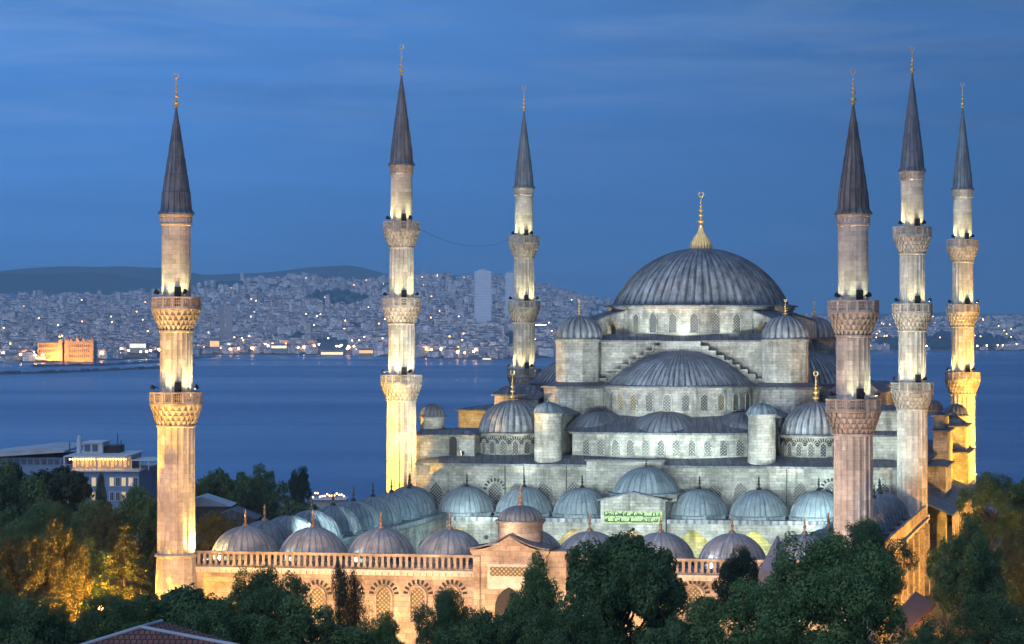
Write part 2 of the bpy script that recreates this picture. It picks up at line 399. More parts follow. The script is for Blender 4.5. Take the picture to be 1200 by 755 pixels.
# ================================================================== MINARETS
GOLDEN = (1.0, .62, .18); LIME = (1.0, .96, .62); COOL = (.80, 1.0, .93); AMBER = (1.0, .56, .16); PINK = (1.0, .56, .33)
def minaret(label, x, D, tip, apex, capb, bal, zbase, wall_tint, spots, shade=1.0):
    X = xx(x, D); c = (X, D); Z = lambda y: zz(y, D)
    root = empty('minaret', (X, D, zbase), label, 'minaret', 'minarets of the mosque')
    nb = len(bal)
    rs = [1.36, 1.52, 1.66, 1.84][:nb + 1] if nb == 3 else [1.40, 1.56, 1.80]
    rb = [2.28, 2.40, 2.55] if nb == 3 else [2.30, 2.48]
    PH, CH = 1.12, 2.05     # parapet and corbel heights
    stn, trm = M[wall_tint], M['minaret_trim']
    flut = lambda s: [(0, 0), (.10, 0), (.2, -s), (.5, -s * 1.3), (.8, -s), (.9, 0)]
    # lead spire
    zc, za = Z(capb), Z(apex); m = MB()
    r0 = rs[0] + .02; P = [(r0 + .26, zc - .12), (r0 + .28, zc), (r0 + .02, zc + .35)]
    for i in range(1, 7):
        f = i / 6; z_ = zc + .35 + (za - zc - .35) * f; r_ = (r0 + .02) * (1 - f) + .07
        P += [(r_ + .045, z_ - .05), (r_ + .045, z_)] if i < 6 else [(r_, z_)]
        if i < 6: P.append((r_, z_ + .04))
    m.lathe(X, D, P, ribs=(16, SEAM(.05))); m.build('spire', M['lead_brown' if shade > 1 else 'lead_spire'], root, None, 30)
    finial(root, c, za - .05, Z(tip) - za + .05, .30)
    # carved band under the spire
    m = MB(); m.lathe(X, D, [(rs[0] + .02, zc - 1.25), (rs[0] + .14, zc - 1.15), (rs[0] + .14, zc - 1.0), (rs[0] + .05, zc - .95), (rs[0] + .05, zc - .4), (rs[0] + .18, zc - .3), (rs[0] + .18, zc - .125)], 20)
    for i in range(20):
        a = 2 * pi * i / 20; m.rbox(X + (rs[0] + .07) * cos(a), D + (rs[0] + .07) * sin(a), a, .08, .2, zc - .88, zc - .48)
    m.build('cornice', trm, root)
    # shaft sections
    ztop = zc - 1.25
    zb = [Z(b) for b in bal]
    for k in range(nb + 1):
        hi = ztop if k == 0 else zb[k - 1] - PH - CH
        lo = (zb[k] - PH) if k < nb else zbase + 8.0
        m = MB(); r_ = rs[k]; tp = r_ - .03
        rows = 8; prof = [(r_ + (tp - r_) * i / rows, lo + (hi - lo) * i / rows) for i in range(rows + 1)]
        if k == 0: m.lathe(X, D, prof, 16)
        else: m.lathe(X, D, prof, ribs=(18, flut(.085)))
        if k: m.lathe(X, D, [(r_ + .02, hi - .22), (r_ + .10, hi - .16), (r_ + .10, hi)], 24)
        m.build('shaft', stn, root)
    # polygonal base
    rl = rs[-1]; m = MB()
    m.lathe(X, D, [(rl + .34, zbase - 4.5), (rl + .22, zbase + 2), (rl + .18, zbase + 5.6), (rl + .16, zbase + 5.9)], 12)
    m.lathe(X, D, [(rl + .14, zbase + 5.9), (rl + .06, zbase + 7.6)], 12)
    m.lathe(X, D, [(rl + .02, zbase + 7.6), (rl + .24, zbase + 7.7), (rl + .24, zbase + 7.88), (rl + .05, zbase + 8.0)], 24)
    m.build('base', stn, root)
    # balconies
    for k in range(nb):
        zt = zb[k]; zf = zt - PH; zl = zf - CH; ro = rb[k]; ri = rs[k + 1]
        m = MB(); m.lathe(X, D, [(ro - .02, zf - .14), (ro + .05, zf - .1), (ro + .05, zf + .04), (ro - .2, zf + .06)], 32)
        bo = m.build('balcony', trm, root)
        # muqarnas corbels in rows of niches
        m = MB(); T = 4; n = 24
        for t_ in range(T):
            z0 = zl + (CH - .15) * t_ / T; z1 = zl + (CH - .15) * (t_ + 1) / T
            ra = ri + (ro - ri) * (t_ / T) ** .9; rb_ = ri + (ro - ri) * ((t_ + 1) / T) ** .9
            m.lathe(X, D, [(ra - .12, z0), (ra - .06, z0 + (z1 - z0) * .75), (rb_ - .1, z1 - .02)], 24)
            for i in range(n):
                a = 2 * pi * (i + .5 * (t_ % 2)) / n; wd = 2 * pi * rb_ / n * .62; ca, sa = cos(a), sin(a)
                def q_(rad, off, z): return (X + rad * ca - off * sa, D + rad * sa + off * ca, z)
                h = wd / 2; zm = z0 + (z1 - z0) * .45
                V = [q_(ra - .05, 0, z0 - .12), q_(rb_ - .02, -h, zm + .12), q_(rb_ + .02, -h, z1), q_(rb_ + .02, h, z1), q_(rb_ - .02, h, zm + .12), q_(ra - .15, -h * .5, z1), q_(ra - .15, h * .5, z1)]
                m.add(V, [(0, 4, 1), (1, 4, 3, 2), (0, 1, 2, 5), (0, 6, 3, 4), (2, 3, 6, 5)])
        m.build('corbel', trm, bo)
        # pierced stone parapet
        m = MB(); ns = 16
        m.lathe(X, D, [(ro - .16, zt - .14), (ro + .03, zt - .14), (ro + .05, zt - .05), (ro + .03, zt), (ro - .16, zt), (ro - .16, zt - .139)], 32, cap=False)
        m.lathe(X, D, [(ro - .12, zf + .05), (ro + .0, zf + .05), (ro + .0, zf + .2), (ro - .12, zf + .2), (ro - .12, zf + .051)], 32, cap=False)
        for i in range(ns):
            a = 2 * pi * i / ns
            m.rbox(X + (ro - .04) * cos(a), D + (ro - .04) * sin(a), a, .15, .20, zf + .05, zt - .1)
            for j in range(1, 5):
                a2 = a + 2 * pi / ns * j / 5
                m.rbox(X + (ro - .06) * cos(a2), D + (ro - .06) * sin(a2), a2, .07, .065, zf + .2, zt - .14)
            for zz_ in (.38, .66):
                a2 = a + pi / ns; m.rbox(X + (ro - .06) * cos(a2), D + (ro - .06) * sin(a2), a2, .06, 2 * pi * ro / ns * .8, zf + .2 + (PH - .34) * zz_ - .04, zf + .2 + (PH - .34) * zz_ + .04)
        m.build('railing', trm, bo)
        # lamps and loudspeakers on the balcony
        r_ = rs[k]
        m = MB()
        m.rbox(X + r_ * cos(-pi / 2 + .25), D - r_ * sin(pi / 2 - .25), .25, .62, .3, zf + .06, zf + 2.05)
        m.build('door', M['black'], bo)
        for (a, kind) in spots[k]:
            px_, py_ = X + (r_ + .12) * cos(a), D + (r_ + .12) * sin(a); ex, ey = X + (ro - .45) * cos(a), D + (ro - .45) * sin(a)
            m = MB(); m.bar((px_, py_, zf + 1.45), (ex, ey, zf + 1.6), .045, 6)
            m.bar((ex, ey, zf + 1.45), (ex + .38 * cos(a), ey + .38 * sin(a), zf + 1.62), .12, 10, 0, .25)
            m.build('loudspeaker', M['iron'], bo)
    return root, c, rs, rb, zb, PH

E_ = -pi / 2      # towards the camera
SP2 = [[(E_ - .9, 0), (E_ + .55, 0)], [(E_ - 1.2, 0), (E_ + .2, 0), (E_ + 1.1, 0)], [(E_ - 1.25, 0), (E_ + .5, 0)]]
minas = {}
def mk(key, *a, **k): minas[key] = minaret(*a, **k)
mk('F1', 'two-balcony stone minaret at the left end of the courtyard balustrade', 206.5, 210.5, 86, 126, 250, [348, 459], -.3, 'minaret', SP2)
mk('A1', 'three-balcony minaret glowing golden below its lowest balcony, rising behind the left courtyard domes', 470.5, 276, 52, 88, 193, [260, 349, 439], 0.2, 'minaret', SP2)
mk('A2', 'three-balcony minaret rising behind the left flank of the hall, beside the round white tower block', 614, 332.4, 101, 130, 220, [277, 353, 432], 0., 'minaret', SP2)
mk('F2', 'two-balcony minaret of dull grey pink stone with dark spire, nearest of the right-hand three', 1000, 201.5, 81, 122, 250, [352, 467], -1., 'minaret', SP2, 2)
mk('B1', 'three-balcony pale minaret at the hall corner, middle one of the right-hand three', 1069, 266.2, 55, 86, 200, [266, 356, 448], -1.2, 'minaret', SP2)
mk('B2', 'three-balcony minaret farthest to the right, standing against open water with amber lower shaft', 1128, 322.6, 97, 126, 222, [281, 357, 436], 0., 'minaret', SP2)

def up_spot(key, k, ang, power, color, size=62, off=.72):
    root, c, rs, rb, zb, PH = minas[key]
    r_ = rs[k] + off; z = zb[k] - PH + .45
    x, y = c[0] + r_ * cos(ang), c[1] + r_ * sin(ang)
    lamp('minaret_floodlight', (x, y, z), power, color, (c[0] + (rs[k] * .72) * cos(ang), c[1] + rs[k] * .72 * sin(ang), z + 7), size, .9, .12)
for key, kk in (('F1', 2), ('A1', 3), ('A2', 3), ('F2', 2), ('B1', 3), ('B2', 3)):
    for k in range(kk):
        g = {'F1': 1., 'A1': 1.1, 'A2': 1.1, 'F2': .45, 'B1': .8, 'B2': 1.0}[key] * (1. if k else .8)
        c_ = (1.0, .88, .42) if key != 'F2' else (.95, 1., .6)
        if key == 'B2' and k == 2: c_ = (1., .72, .25); g *= 1.5
        for a_ in (-.25, .75): up_spot(key, k, E_ + a_, 1700 * g, c_)
        up_spot(key, k, E_ + (1.15 if k % 2 else -1.15), 2200 * g, c_)

# ================================================================== PRAYER HALL
HB = W(0, 0, 0)
hall = empty('mosque_prayer_hall', HB, 'grey stone mosque hall stepping up through lead half domes to one great ribbed dome', 'mosque')
m = MB(); q0 = -29.0
m.box(-30.2, 30.6, q0, 29, -3, 12.0)
hall_wall = m.build('wall', M['stone'], hall, W)
# wide low lead roof over the galleries
def eave_roof(m, p0, p1, q0, q1, z0, z1, inset, th=.28):
    V = [(p0, q0, z0), (p1, q0, z0), (p1, q1, z0), (p0, q1, z0), (p0, q0, z0 + th), (p1, q0, z0 + th), (p1, q1, z0 + th), (p0, q1, z0 + th),
         (p0 + inset, q0 + inset, z1), (p1 - inset, q0 + inset, z1), (p1 - inset, q1 - inset, z1), (p0 + inset, q1 - inset, z1)]
    m.add(V, [(0, 3, 2, 1), (0, 1, 5, 4), (1, 2, 6, 5), (2, 3, 7, 6), (3, 0, 4, 7), (4, 5, 9, 8), (5, 6, 10, 9), (6, 7, 11, 10), (7, 4, 8, 11), (8, 9, 10, 11)])
m = MB(); eave_roof(m, -30.8, 31.2, -29.6, 29.6, 12.0, 13.2, 4.2); m.build('lower_roof', M['lead_dk'], hall, W)
# raised middle of the front wall with its cornice
pa, pb = pof(688, -29.5), pof(778, -29.5)
m = MB(); m.box(pa, pb, -29.75, -27.2, 10, 12.72); m.build('raised_parapet', M['stone'], hall, W)
m = MB(); m.box(pa - .2, pb + .2, -29.95, -27.0, 12.722, 12.95); m.build('parapet_coping', M['lead_dk'], hall, W)
# gallery windows under the eave
for x, ry in ((511, 0), (545, 0), (580, 1), (606, 0), (637, 0), (672, 0), (838, 0), (868, 0), (938, 0), (975, 1), (1035, 0)):
    p = pof(x, q0); zt = zq(566, p, q0)
    window(hall, W, (p, q0, zt - 2.6), (1, 0), (0, -1), 1.55, 2.6, ('stone', 'lattice'), .14, .12, rays=ry)
m = MB()
for x in (592, 614, 664, 922): p = pof(x, q0); m.box(p - .05, p + .05, q0 - .13, q0 - .01, 7.5, 12.0)
m.build('drainpipe', M['iron'], hall, W)

# four sides: half dome, its drum, exedra tier
for k in range(4):
    xf = rotW(k)
    vis = k in (0, 1, 3)
    # exedra tier: gently bowed wall
    m = MB(); arc = []
    n = 14
    for i in range(n + 1):
        a = -11.4 + 22.8 * i / n; arc.append((a, -26.6 + (a / 11.4) ** 2 * 1.5))
    m.prism([(p, q) for p, q in arc] + [(11.4, -13), (-11.4, -13)], 12.2, 15.9); m.build('exedra_wall', M['stone_dk'], hall, xf)
    m = MB(); P = [(p * 1.03, q - .45) for p, q in arc] + [(11.74, -13), (-11.74, -13)]
    m.prism(P, 15.9, 16.12); m.build('exedra_eave', M['lead_dk'], hall, xf)
    m = MB(); nn = len(arc)
    top = [(p * .88, -22.4 + (p / 11.4) ** 2 * 4.0) for p, q in arc]
    V = [(p * 1.02, q - .35, 16.12) for p, q in arc] + [(p, q, 18.0) for p, q in top] + [(p * .8, -12.5, 18.3) for p, q in arc]
    m.add(V, [(i, i + 1, nn + i + 1, nn + i) for i in range(nn - 1)] + [(nn + i, nn + i + 1, 2 * nn + i + 1, 2 * nn + i) for i in range(nn - 1)]
          + [(0, nn, 2 * nn), (nn - 1, 3 * nn - 1, 2 * nn - 1)])
    m.build('exedra_roof', M['lead_dk'], hall, xf)
    for (pc, qc, rr, hh, zb_) in ((-.2, -21.7, 5.3, 2.75, 16.0), (-9.0, -20.0, 4.7, 2.5, 16.0), (9.0, -20.0, 4.7, 2.5, 16.0)):
        m = MB(); m.lathe(pc, qc, capprof(rr, zb_, hh, 8), a0=-pi - .15, a1=.15, ribs=(22, SEAM(.09)), cap=False); m.build('exedra_dome', M['lead_md' if abs(pc) < 2 else 'lead_dk'], hall, xf, 30)
    if vis:
        for i in range(1, 12) if k == 0 else range(1, 12, 2):
            a = -11.4 + 22.8 * i / 12; q = -26.6 + (a / 11.4) ** 2 * 1.5; dq = 3.0 * a / 11.4 ** 2
            l = sqrt(1 + dq * dq); t = (1 / l, dq / l)
            window(hall, xf, (a, q, 13.35), t, (t[1], -t[0]), .82, 1.9, ('stone_dk', 'lattice'), .12, .12)
    # half-dome drum
    m = MB(); RD = 9.9
    m.lathe(0, -12.9, [(RD, 16), (RD, 21.2), (RD + .12, 21.3), (RD + .12, 21.55)], 48, -pi, 0); m.build('drum_wall', M['stone'], hall, xf, 30)
    m = MB(); m.lathe(0, -12.9, [(RD - .3, 21.55), (RD + .42, 21.56), (RD + .42, 21.74), (RD - .1, 21.85)], 48, -pi, 0)
    m.build('drum_eave', M['lead_dk'], hall, xf)
    if vis:
        nw = 13
        for i in range(nw):
            a = radians(-180 + 11 + (158) * i / (nw - 1)); n_ = (cos(a), sin(a))
            window(hall, xf, (RD * n_[0], -12.9 + RD * n_[1], 18.75), (-n_[1], n_[0]), n_, .86, 1.95, ('stone', 'lattice_gold_lit' if i in (3, 4, 9) else 'lattice'), .18, .12, pointed=False)  # a few panes coloured gold to look lit
    m = MB(); m.lathe(0, -13.5, capprof(9.35, 21.8, 4.3, 14), a0=-pi, a1=0, ribs=(40, SEAM(.13)), cap=False)
    m.build('half_dome', M['lead'], hall, xf, 30)
    # stepped gable over the great arch
    m = MB(); m2 = MB(); st = [(2.5, 27.1)]
    for i in range(8): st.append((2.5 + 1.0 * (i + 1), 27.1 - .6 * (i + 1)))
    outl = []
    for p, z in st: outl.append((p, z))
    poly = []
    prev = None
    for i, (p, z) in enumerate(st):
        if i: poly.append((st[i - 1][0], z))
        poly.append((p, z))
    right = [(0, 26.95)] + [(a, b) for a, b in poly[0:]]
    # outline right side: plateau then steps
    rs_ = [(2.5, 27.1)]
    for i in range(1, len(st)): rs_ += [(st[i - 1][0], st[i][1]), (st[i][0], st[i][1])]
    full = [(-rs_[-1][0], 21.6), (rs_[-1][0], 21.6)] + list(reversed(rs_)) + [(-a, b) for a, b in rs_]
    m.extr(full, (0, -13.4, 0), (1, 0), (0, -1), -.6, .8); m.build('stepped_gable', M['stone_dk'], hall, xf)
    for sgn in (-1, 1):
        for i in range(len(st)):
            p1 = st[i][0]; p0_ = st[i - 1][0] if i else 0.0
            z = st[i][1]
            a, b = sorted((sgn * p0_, sgn * (p1 + .12)))
            m2.box(a, b, -14.5, -12.75, z + .003, z + .26)
            if i < len(st) - 1:
                a, b = sorted((sgn * (p1 - .1), sgn * (p1 + .125))); m2.box(a, b, -14.48, -12.78, st[i + 1][1] + .262, z)
    m2.build('step_coping', M['stone'], hall, xf)
# central cube and its roof
m = MB(); m.box(-13, 13, -13.0, 13, 10, 27.24); m.build('central_block', M['stone'], hall, W)
m = MB(); eave_roof(m, -12.4, 12.4, -14.2, 14.2, 27.25, 28.3, 2.6, .2); m.build('block_roof', M['lead_dk'], hall, W)
# drum of the great dome
m = MB(); m.lathe(0, 0, [(12.25, 27.3), (12.25, 31.4), (12.45, 31.5), (12.45, 31.85)], 84); m.build('dome_drum', M['stone'], hall, W, 30)
for i in range(28):
    a = 2 * pi * (i + .5) / 28
    if sin(a) > .45: continue
    n_ = (cos(a), sin(a))
    window(hall, W, (12.25 * n_[0], 12.25 * n_[1], 28.5), (-n_[1], n_[0]), n_, .98, 2.45, ('stone', 'lattice'), .16, .14)
m = MB(); m.lathe(0, 0, [(12.0, 31.85), (12.85, 31.86), (12.9, 32.02), (11.6, 32.25)], 84); m.build('dome_eave', M['lead_dk'], hall, W)
m = MB(); m.lathe(0, 0, capprof(11.55, 32.1, 7.75, 22, .35), ribs=(64, SEAM(.17))); md = m.build('great_dome', M['lead'], hall, W, 30)
# gilded bell and finial on the great dome
c0 = W(0, 0)
m = MB(); m.lathe(c0[0], c0[1], [(1.5, 39.7), (1.52, 39.95), (1.4, 40.5), (1.05, 41.15), (.6, 41.75), (.32, 42.3), (.25, 42.8)], ribs=(20, SCAL(.09))); m.build('gilded_bell', M['bell_gold'], md, None, 40)
finial(md, c0, 42.7, 4.7, .5)
# corner weight towers with ribbed caps
for sp in (-1, 1):
    for sq in (-1, 1):
        tp, tq = sp * 13.3, sq * 13.6
        m = MB(); m.lathe(tp, tq, [(3.0, 12), (3.0, 27.2), (3.14, 27.3), (3.14, 27.55)], 8, radians(22.5), radians(382.5)); tw = m.build('corner_tower', M['stone'], hall, W)
        m = MB(); m.lathe(tp, tq, [(3.05, 27.55), (3.3, 27.57), (3.3, 27.7), (2.9, 27.8)], 24); m.build('eave', M['lead_dk'], tw, W)
        m = MB(); P = [(2.95, 27.75)] + [(2.95 * cos(t), 27.9 + 2.75 * sin(t)) for t in [pi / 2 * i / 10 for i in range(10)]] + [(.1, 30.65)]
        m.lathe(tp, tq, P, ribs=(20, SCAL(.17))); m.build('ribbed_cap', M['lead'], tw, W, 40)
        finial(tw, W(tp, tq), 30.55, 2.2, .32)
        # low lead shoulder roof round the tower foot
        if sq < 0:
            m = MB(); m.lathe(tp, tq, [(4.6, 21.3), (4.9, 21.35), (4.9, 21.55), (2.95, 22.1)], 8, radians(22.5), radians(382.5)); m.build('shoulder_roof', M['lead_dk'], tw, W)
            m = MB(); m.lathe(tp, tq, [(4.55, 12), (4.55, 21.3)], 8, radians(22.5), radians(382.5)); m.build('tower_foot', M['stone_dk'], tw, W)
# flying buttresses round the drum
for i, a in enumerate([radians(d) for d in (-142, -38, 142, 38, -165, -15)]):
    big = i < 4
    ca, sa = cos(a), sin(a); L_ = 4.4 if big else 2.4; w_ = 1.1 if big else .7
    m = MB(); o = (11.9 * ca, 11.9 * sa, 0)
    for off in ((-1.25, 1.25) if big else (0,)):
        ob = (o[0] - off * sa, o[1] + off * ca, 0)
        if big: P = [(0, 27.6), (.9, 27.6), (.9, 29.1), (1.3, 29.8), (2.0, 30.1), (2.7, 29.8), (3.1, 29.1), (3.1, 27.6), (L_, 27.6), (L_, 30.0), (0, 31.3)]
        else: P = [(0, 27.6), (L_, 27.6), (L_, 29.6), (0, 31.0)]
        m.extr(P, ob, (ca, sa), (-sa, ca), -w_ / 2, w_ / 2)
    bt = m.build('buttress', M['stone'], hall, W)
    m = MB(); hw = 2.0 if big else .5
    m.extr([(-.1, 31.35 if big else 31.05), (L_ + .2, (30.0 if big else 29.6)), (L_ + .2, (30.18 if big else 29.78)), (-.1, 31.52 if big else 31.22)], o, (ca, sa), (-sa, ca), -hw, hw)
    m.build('buttress_roof', M['lead_dk'], bt, W)
# corner domes on windowed drums
for sp, sq, tall in ((-1, -1, 1), (1, -1, 1), (-1, 1, 0), (1, 1, 0)):
    cp, cq = (-20.0 if sp < 0 else 18.2), sq * 21.3
    m = MB(); m.lathe(cp, cq, [(4.25, 12.5), (4.25, 15.5), (4.4, 15.6), (4.4, 15.75)], 24); dr = m.build('corner_drum', M['stone'], hall, W, 30)
    m = MB(); m.lathe(cp, cq, [(4.3, 15.75), (4.65, 15.76), (4.65, 15.92), (4.1, 16.0)], 32); m.build('eave', M['lead_dk'], dr, W)
    m = MB(); m.lathe(cp, cq, capprof(4.2, 15.95, 3.95, 12), ribs=(30, SEAM(.1))); dm = m.build('corner_dome', M['lead'], hall, W, 30)
    finial(dm, W(cp, cq), 19.75, 3.9, .42)
    if sq < 0:
        for i in range(9):
            a = radians(-170 + 20 * i); n_ = (cos(a), sin(a))
            if i % 1 == 0: window(hall, W, (cp + 4.25 * n_[0], cq + 4.25 * n_[1], 13.3), (-n_[1], n_[0]), n_, .68, 1.6, ('stone_dk', 'lattice'), .1, .1, rays=True)
# round stair turrets
for tp, tq in ((pof(643, -27), -27.2), (pof(893, -27), -27.2), (27, 13), (-27, 13)):
    m = MB(); m.lathe(tp, tq, [(1.78, 12.4), (1.72, 13.2), (1.66, 18.2), (1.78, 18.35), (1.78, 18.5)], 24); tu = m.build('stair_turret', M['stone'], hall, W, 30)
    m = MB(); P = [(1.85, 18.5), (2.0, 18.55), (1.85, 18.7), (1.68, 19.05), (1.38, 19.4), (.95, 19.68), (.45, 19.85), (.12, 19.92), (.06, 20.2)]
    m.lathe(tp, tq, P, ribs=(14, SCAL(.07))); m.build('turret_cap', M['lead_lt'], tu, W, 40)
    # buttress wall joining the turret to the tier behind
    if tq < 0:
        s_ = -1 if tp < 0 else 1
        m = MB(); m.box(tp - 1.0 if s_ > 0 else tp - .6, tp + .6 if s_ > 0 else tp + 1.0, tq + 1.2, -13.2, 12.5, 18.0); bw_ = m.build('buttress_wall', M['stone_dk'], hall, W)
        m = MB(); m.extr([(-1.9, 18.0), (1.9, 18.0), (1.9, 18.15), (0, 19.0), (-1.9, 18.15)], (tp + .1 * s_, tq + 2.2, 0), (1, 0), (0, 1), 0, 11); m.build('buttress_wall_roof', M['lead_dk'], bw_, W)
# flank blocks
def block(p0, p1, q0, q1, z0, z1, mat='stone', over=.35, rise=.7, roof='lead_dk', name='flank_block', inset=1.4):
    m = MB(); m.box(p0, p1, q0, q1, z0, z1); b_ = m.build(name, M[mat], hall, W)
    m = MB(); eave_roof(m, p0 - over, p1 + over, q0 - over, q1 + over, z1, z1 + rise, inset, .16); m.build('block_lead', M[roof], b_, W); return b_
block(-31.6, -23.5, -26.2, -17.5, 12, 15.5)
block(-30.9, -23.0, -8, 9, 12, 18.0, rise=.5)
block(-24.8, -18.6, -12.4, 12.4, 12, 20.2, rise=1.2)
block(18.6, 24.8, -12.4, 12.4, 12, 20.6, rise=1.2)
block(24.2, 30.0, -26.0, -17.5, 12, 15.8)
block(24.8, 29.2, -25.0, -18.5, 16.4, 18.8)
bb = block(23.6, 28.5, 3.5, 12, 18, 21.3, rise=.5)
for qq in (5.2, 7.4):
    pass
for pp in (24.9, 27.0): window(bb, W, (pp, 3.5, 18.7), (1, 0), (0, -1), .9, 2.0, ('trim', 'lattice_gold_lit'), .14, .14)  # orange window light put into the lattice colour
block(30.6, 32.4, 2, 12, -3, 15.2, rise=.4)
block(30.6, 32.0, 3, 11, 15.6, 17.2, rise=.4)
block(30.4, 34.2, 16, 27, -3, 11.6, rise=.5)
block(30.2, 33.8, 17, 26.5, 11.9, 15.2, rise=.5)
block(30.6, 33.4, -13, -3, -3, 11.4, rise=.5)
# small domed lanterns on the flanks
for tp, tq, z0, rr, hh in ((pof(507, -23), -23, 15.9, 1.5, 1.8), (pof(1094, 6), 6.5, 17.4, 1.15, .5), (pof(1120, 21), 21.5, 15.6, 1.6, .9)):
    m = MB(); m.lathe(tp, tq, [(rr, z0), (rr, z0 + hh), (rr + .12, z0 + hh + .08)], 16); la = m.build('lantern', M['stone'], hall, W, 30)
    m = MB(); P = [(rr + .3, z0 + hh + .08), (rr + .3, z0 + hh + .2)] + [((rr + .05) * cos(t), z0 + hh + .22 + rr * 1.0 * sin(t)) for t in [pi / 2 * i / 8 for i in range(8)]] + [(.06, z0 + hh + .25 + rr)]
    m.lathe(tp, tq, P, ribs=(16, SCAL(.10))); m.build('lantern_cap', M['lead_dk'], la, W, 40)
# doorway in the front left block
m = MB(); p = pof(531, -26.2); m.extr(arch_outline(.95, 2.7, False), (p, -26.2, 12.75), (1, 0), (0, -1), -.2, .02); m.build('doorway', M['black'], hall, W)
# small lead penthouse on the left
pp0, pp1 = pof(611, -14), pof(634, -14)
block(pp0, pp1, -15.5, -11.5, 17.5, 19.9, rise=.35, name='penthouse')
# right flank gallery with sloping lead roof and arcade
GP = 35.0
m = MB(); m.add([(30.7, -28, 8.6), (GP + .5, -28, 6.6), (GP + .5, 27, 6.6), (30.7, 27, 8.6), (30.7, -28, 8.4), (GP + .5, -28, 6.4), (GP + .5, 27, 6.4), (30.7, 27, 8.4)],
                [(0, 1, 2, 3), (7, 6, 5, 4), (1, 0, 4, 5), (2, 1, 5, 6), (3, 2, 6, 7)]); m.build('gallery_roof', M['lead_lt'], hall, W)
def arcade(m, o, t, nrm, n, pitch, ow, oh, z0, z1, th, pointed=True, mi=0):
    "wall pierced by n arched openings"
    for i in range(n):
        a0 = i * pitch; A = arch_outline(ow, oh, pointed)
        c = a0 + pitch / 2
        up = A[1:] + [A[0]]           # right jamb foot, over the head, left jamb foot
        out_ = [(c + ow / 2, z0)] + [(c + x, z0 + z) for x, z in A[2:]] + [(c - ow / 2, z0)]
        P = [(a0 + pitch, z0), (a0 + pitch, z1), (a0, z1), (a0, z0)]
        half = len(out_) // 2
        def pts(d): return lambda s_, z: (o[0] + s_ * t[0] + d * nrm[0], o[1] + s_ * t[1] + d * nrm[1], z)
        for d, flip in ((th / 2, False), (-th / 2, True)):
            g = pts(d); ap = out_[half]
            fR = [P[0], P[1], (ap[0], z1)] + [p_ for p_ in reversed(out_[:half + 1])]
            fL = [(ap[0], z1), P[2], P[3]] + [p_ for p_ in reversed(out_[half:])]
            for f in (fR, fL):
                V = [g(*q) for q in f]; idx = list(range(len(V)))
                m.add(V, [tuple(idx if not flip else idx[::-1])], None, mi)
        gA, gB = pts(th / 2), pts(-th / 2)
        for j in range(len(out_) - 1):
            a, b = out_[j], out_[j + 1]
            m.add([gA(*a), gA(*b), gB(*b), gB(*a)], [(0, 1, 2, 3)], None, mi)
    g0, g1 = o, (o[0] + n * pitch * t[0], o[1] + n * pitch * t[1])
m = MB(); arcade(m, (GP, -27.5), (0, 1), (1, 0), 15, 3.6, 2.2, 4.6, 0.5, 6.4, .6); m.build('gallery_arcade', M['wall_pink'], hall, W)
m = MB(); m.box(30.65, GP + .4, -27.6, 27, -3, .5); m.build('gallery_plinth', M['wall_pink'], hall, W)

# ================================================================== COURTYARD
CQ = -97.0; CP0, CP1 = -31.8, 32.6
court = empty('mosque_courtyard', W(0, -63, 0), 'walled mosque courtyard ringed by rows of small lead domes, with balustrade and gabled gateway', 'courtyard')
ZR = 6.55           # top of the outer wall under the balustrade
m = MB(); m.box(CP0, CP1, CQ, CQ + .9, -4, ZR - .35); m.box(CP0, CP0 + .9, CQ + .902, -30, -4, ZR - .35); m.box(CP1 - .9, CP1, CQ + .902, -30, -4, ZR - .35)
m.build('outer_wall', M['wall_pink'], court, W)
m = MB()
m.box(CP0 - .25, CP1 + .25, CQ - .28, CQ + .85, ZR - .348, ZR - .12); m.box(CP0 - .12, CP1 + .12, CQ - .12, CQ + .8, ZR - .65, ZR - .352)
for i in range(106): p = CP0 + .3 + i * .605; m.box(p, p + .3, CQ - .24, CQ - .02, ZR - .62, ZR - .352)
m.box(CP1 - .8, CP1 + .28, CQ + .86, -30, ZR - .348, ZR - .12); m.box(CP0 - .28, CP0 + .8, CQ + .86, -30, ZR - .348, ZR - .12)
m.build('cornice', M['trim'], court, W)
# flat lead roofs of the arcades behind the balustrade
m = MB(); zr = 6.9
m.box(CP0 + .95, CP1 - .95, CQ + 1.0, CQ + 8.2, 6.5, zr); m.box(CP0 + .95, CP0 + 8.0, CQ + 8.202, -37, 6.3, zr - .12); m.box(CP1 - 8.0, CP1 - .95, CQ + 8.202, -37, 6.3, zr - .12)
m.build('arcade_roof', M['lead_lt'], court, W)
m = MB(); zrr = 6.25; m.box(CP0 + .95, CP1 - .95, -36.6, -29.05, 5.9, zrr); m.box(CP0 + .9, CP1 - .9, -37.0, -36.602, 5.85, 6.32); m.build('portico_roof', M['lead'], court, W)
PB0, PB1 = -2.8, 4.0       # front gateway
bal = MB(); bal.box(CP0 + .2, PB0 - .3, CQ - .02, CQ + .36, ZR + 1.12, ZR + 1.36); bal.box(PB1 + 1.9, CP1, CQ - .02, CQ + .36, ZR + 1.12, ZR + 1.36)
bal.box(CP0 + .2, CP1, CQ + .0, CQ + .34, ZR - .118, ZR + .06)
bal.box(CP1 - .34, CP1, CQ + .362, -31, ZR - .118, ZR + 1.36)
balo = bal.build('balustrade', M['wall_pink'], court, W)
m = MB(); m.box(-.13, .13, -.12, .12, .06, 1.12); m.box(-.18, .18, -.14, .14, .061, .2); m.box(-.18, .18, -.14, .14, .98, 1.118); b0 = None
i = 0; p = CP0 + 2.1
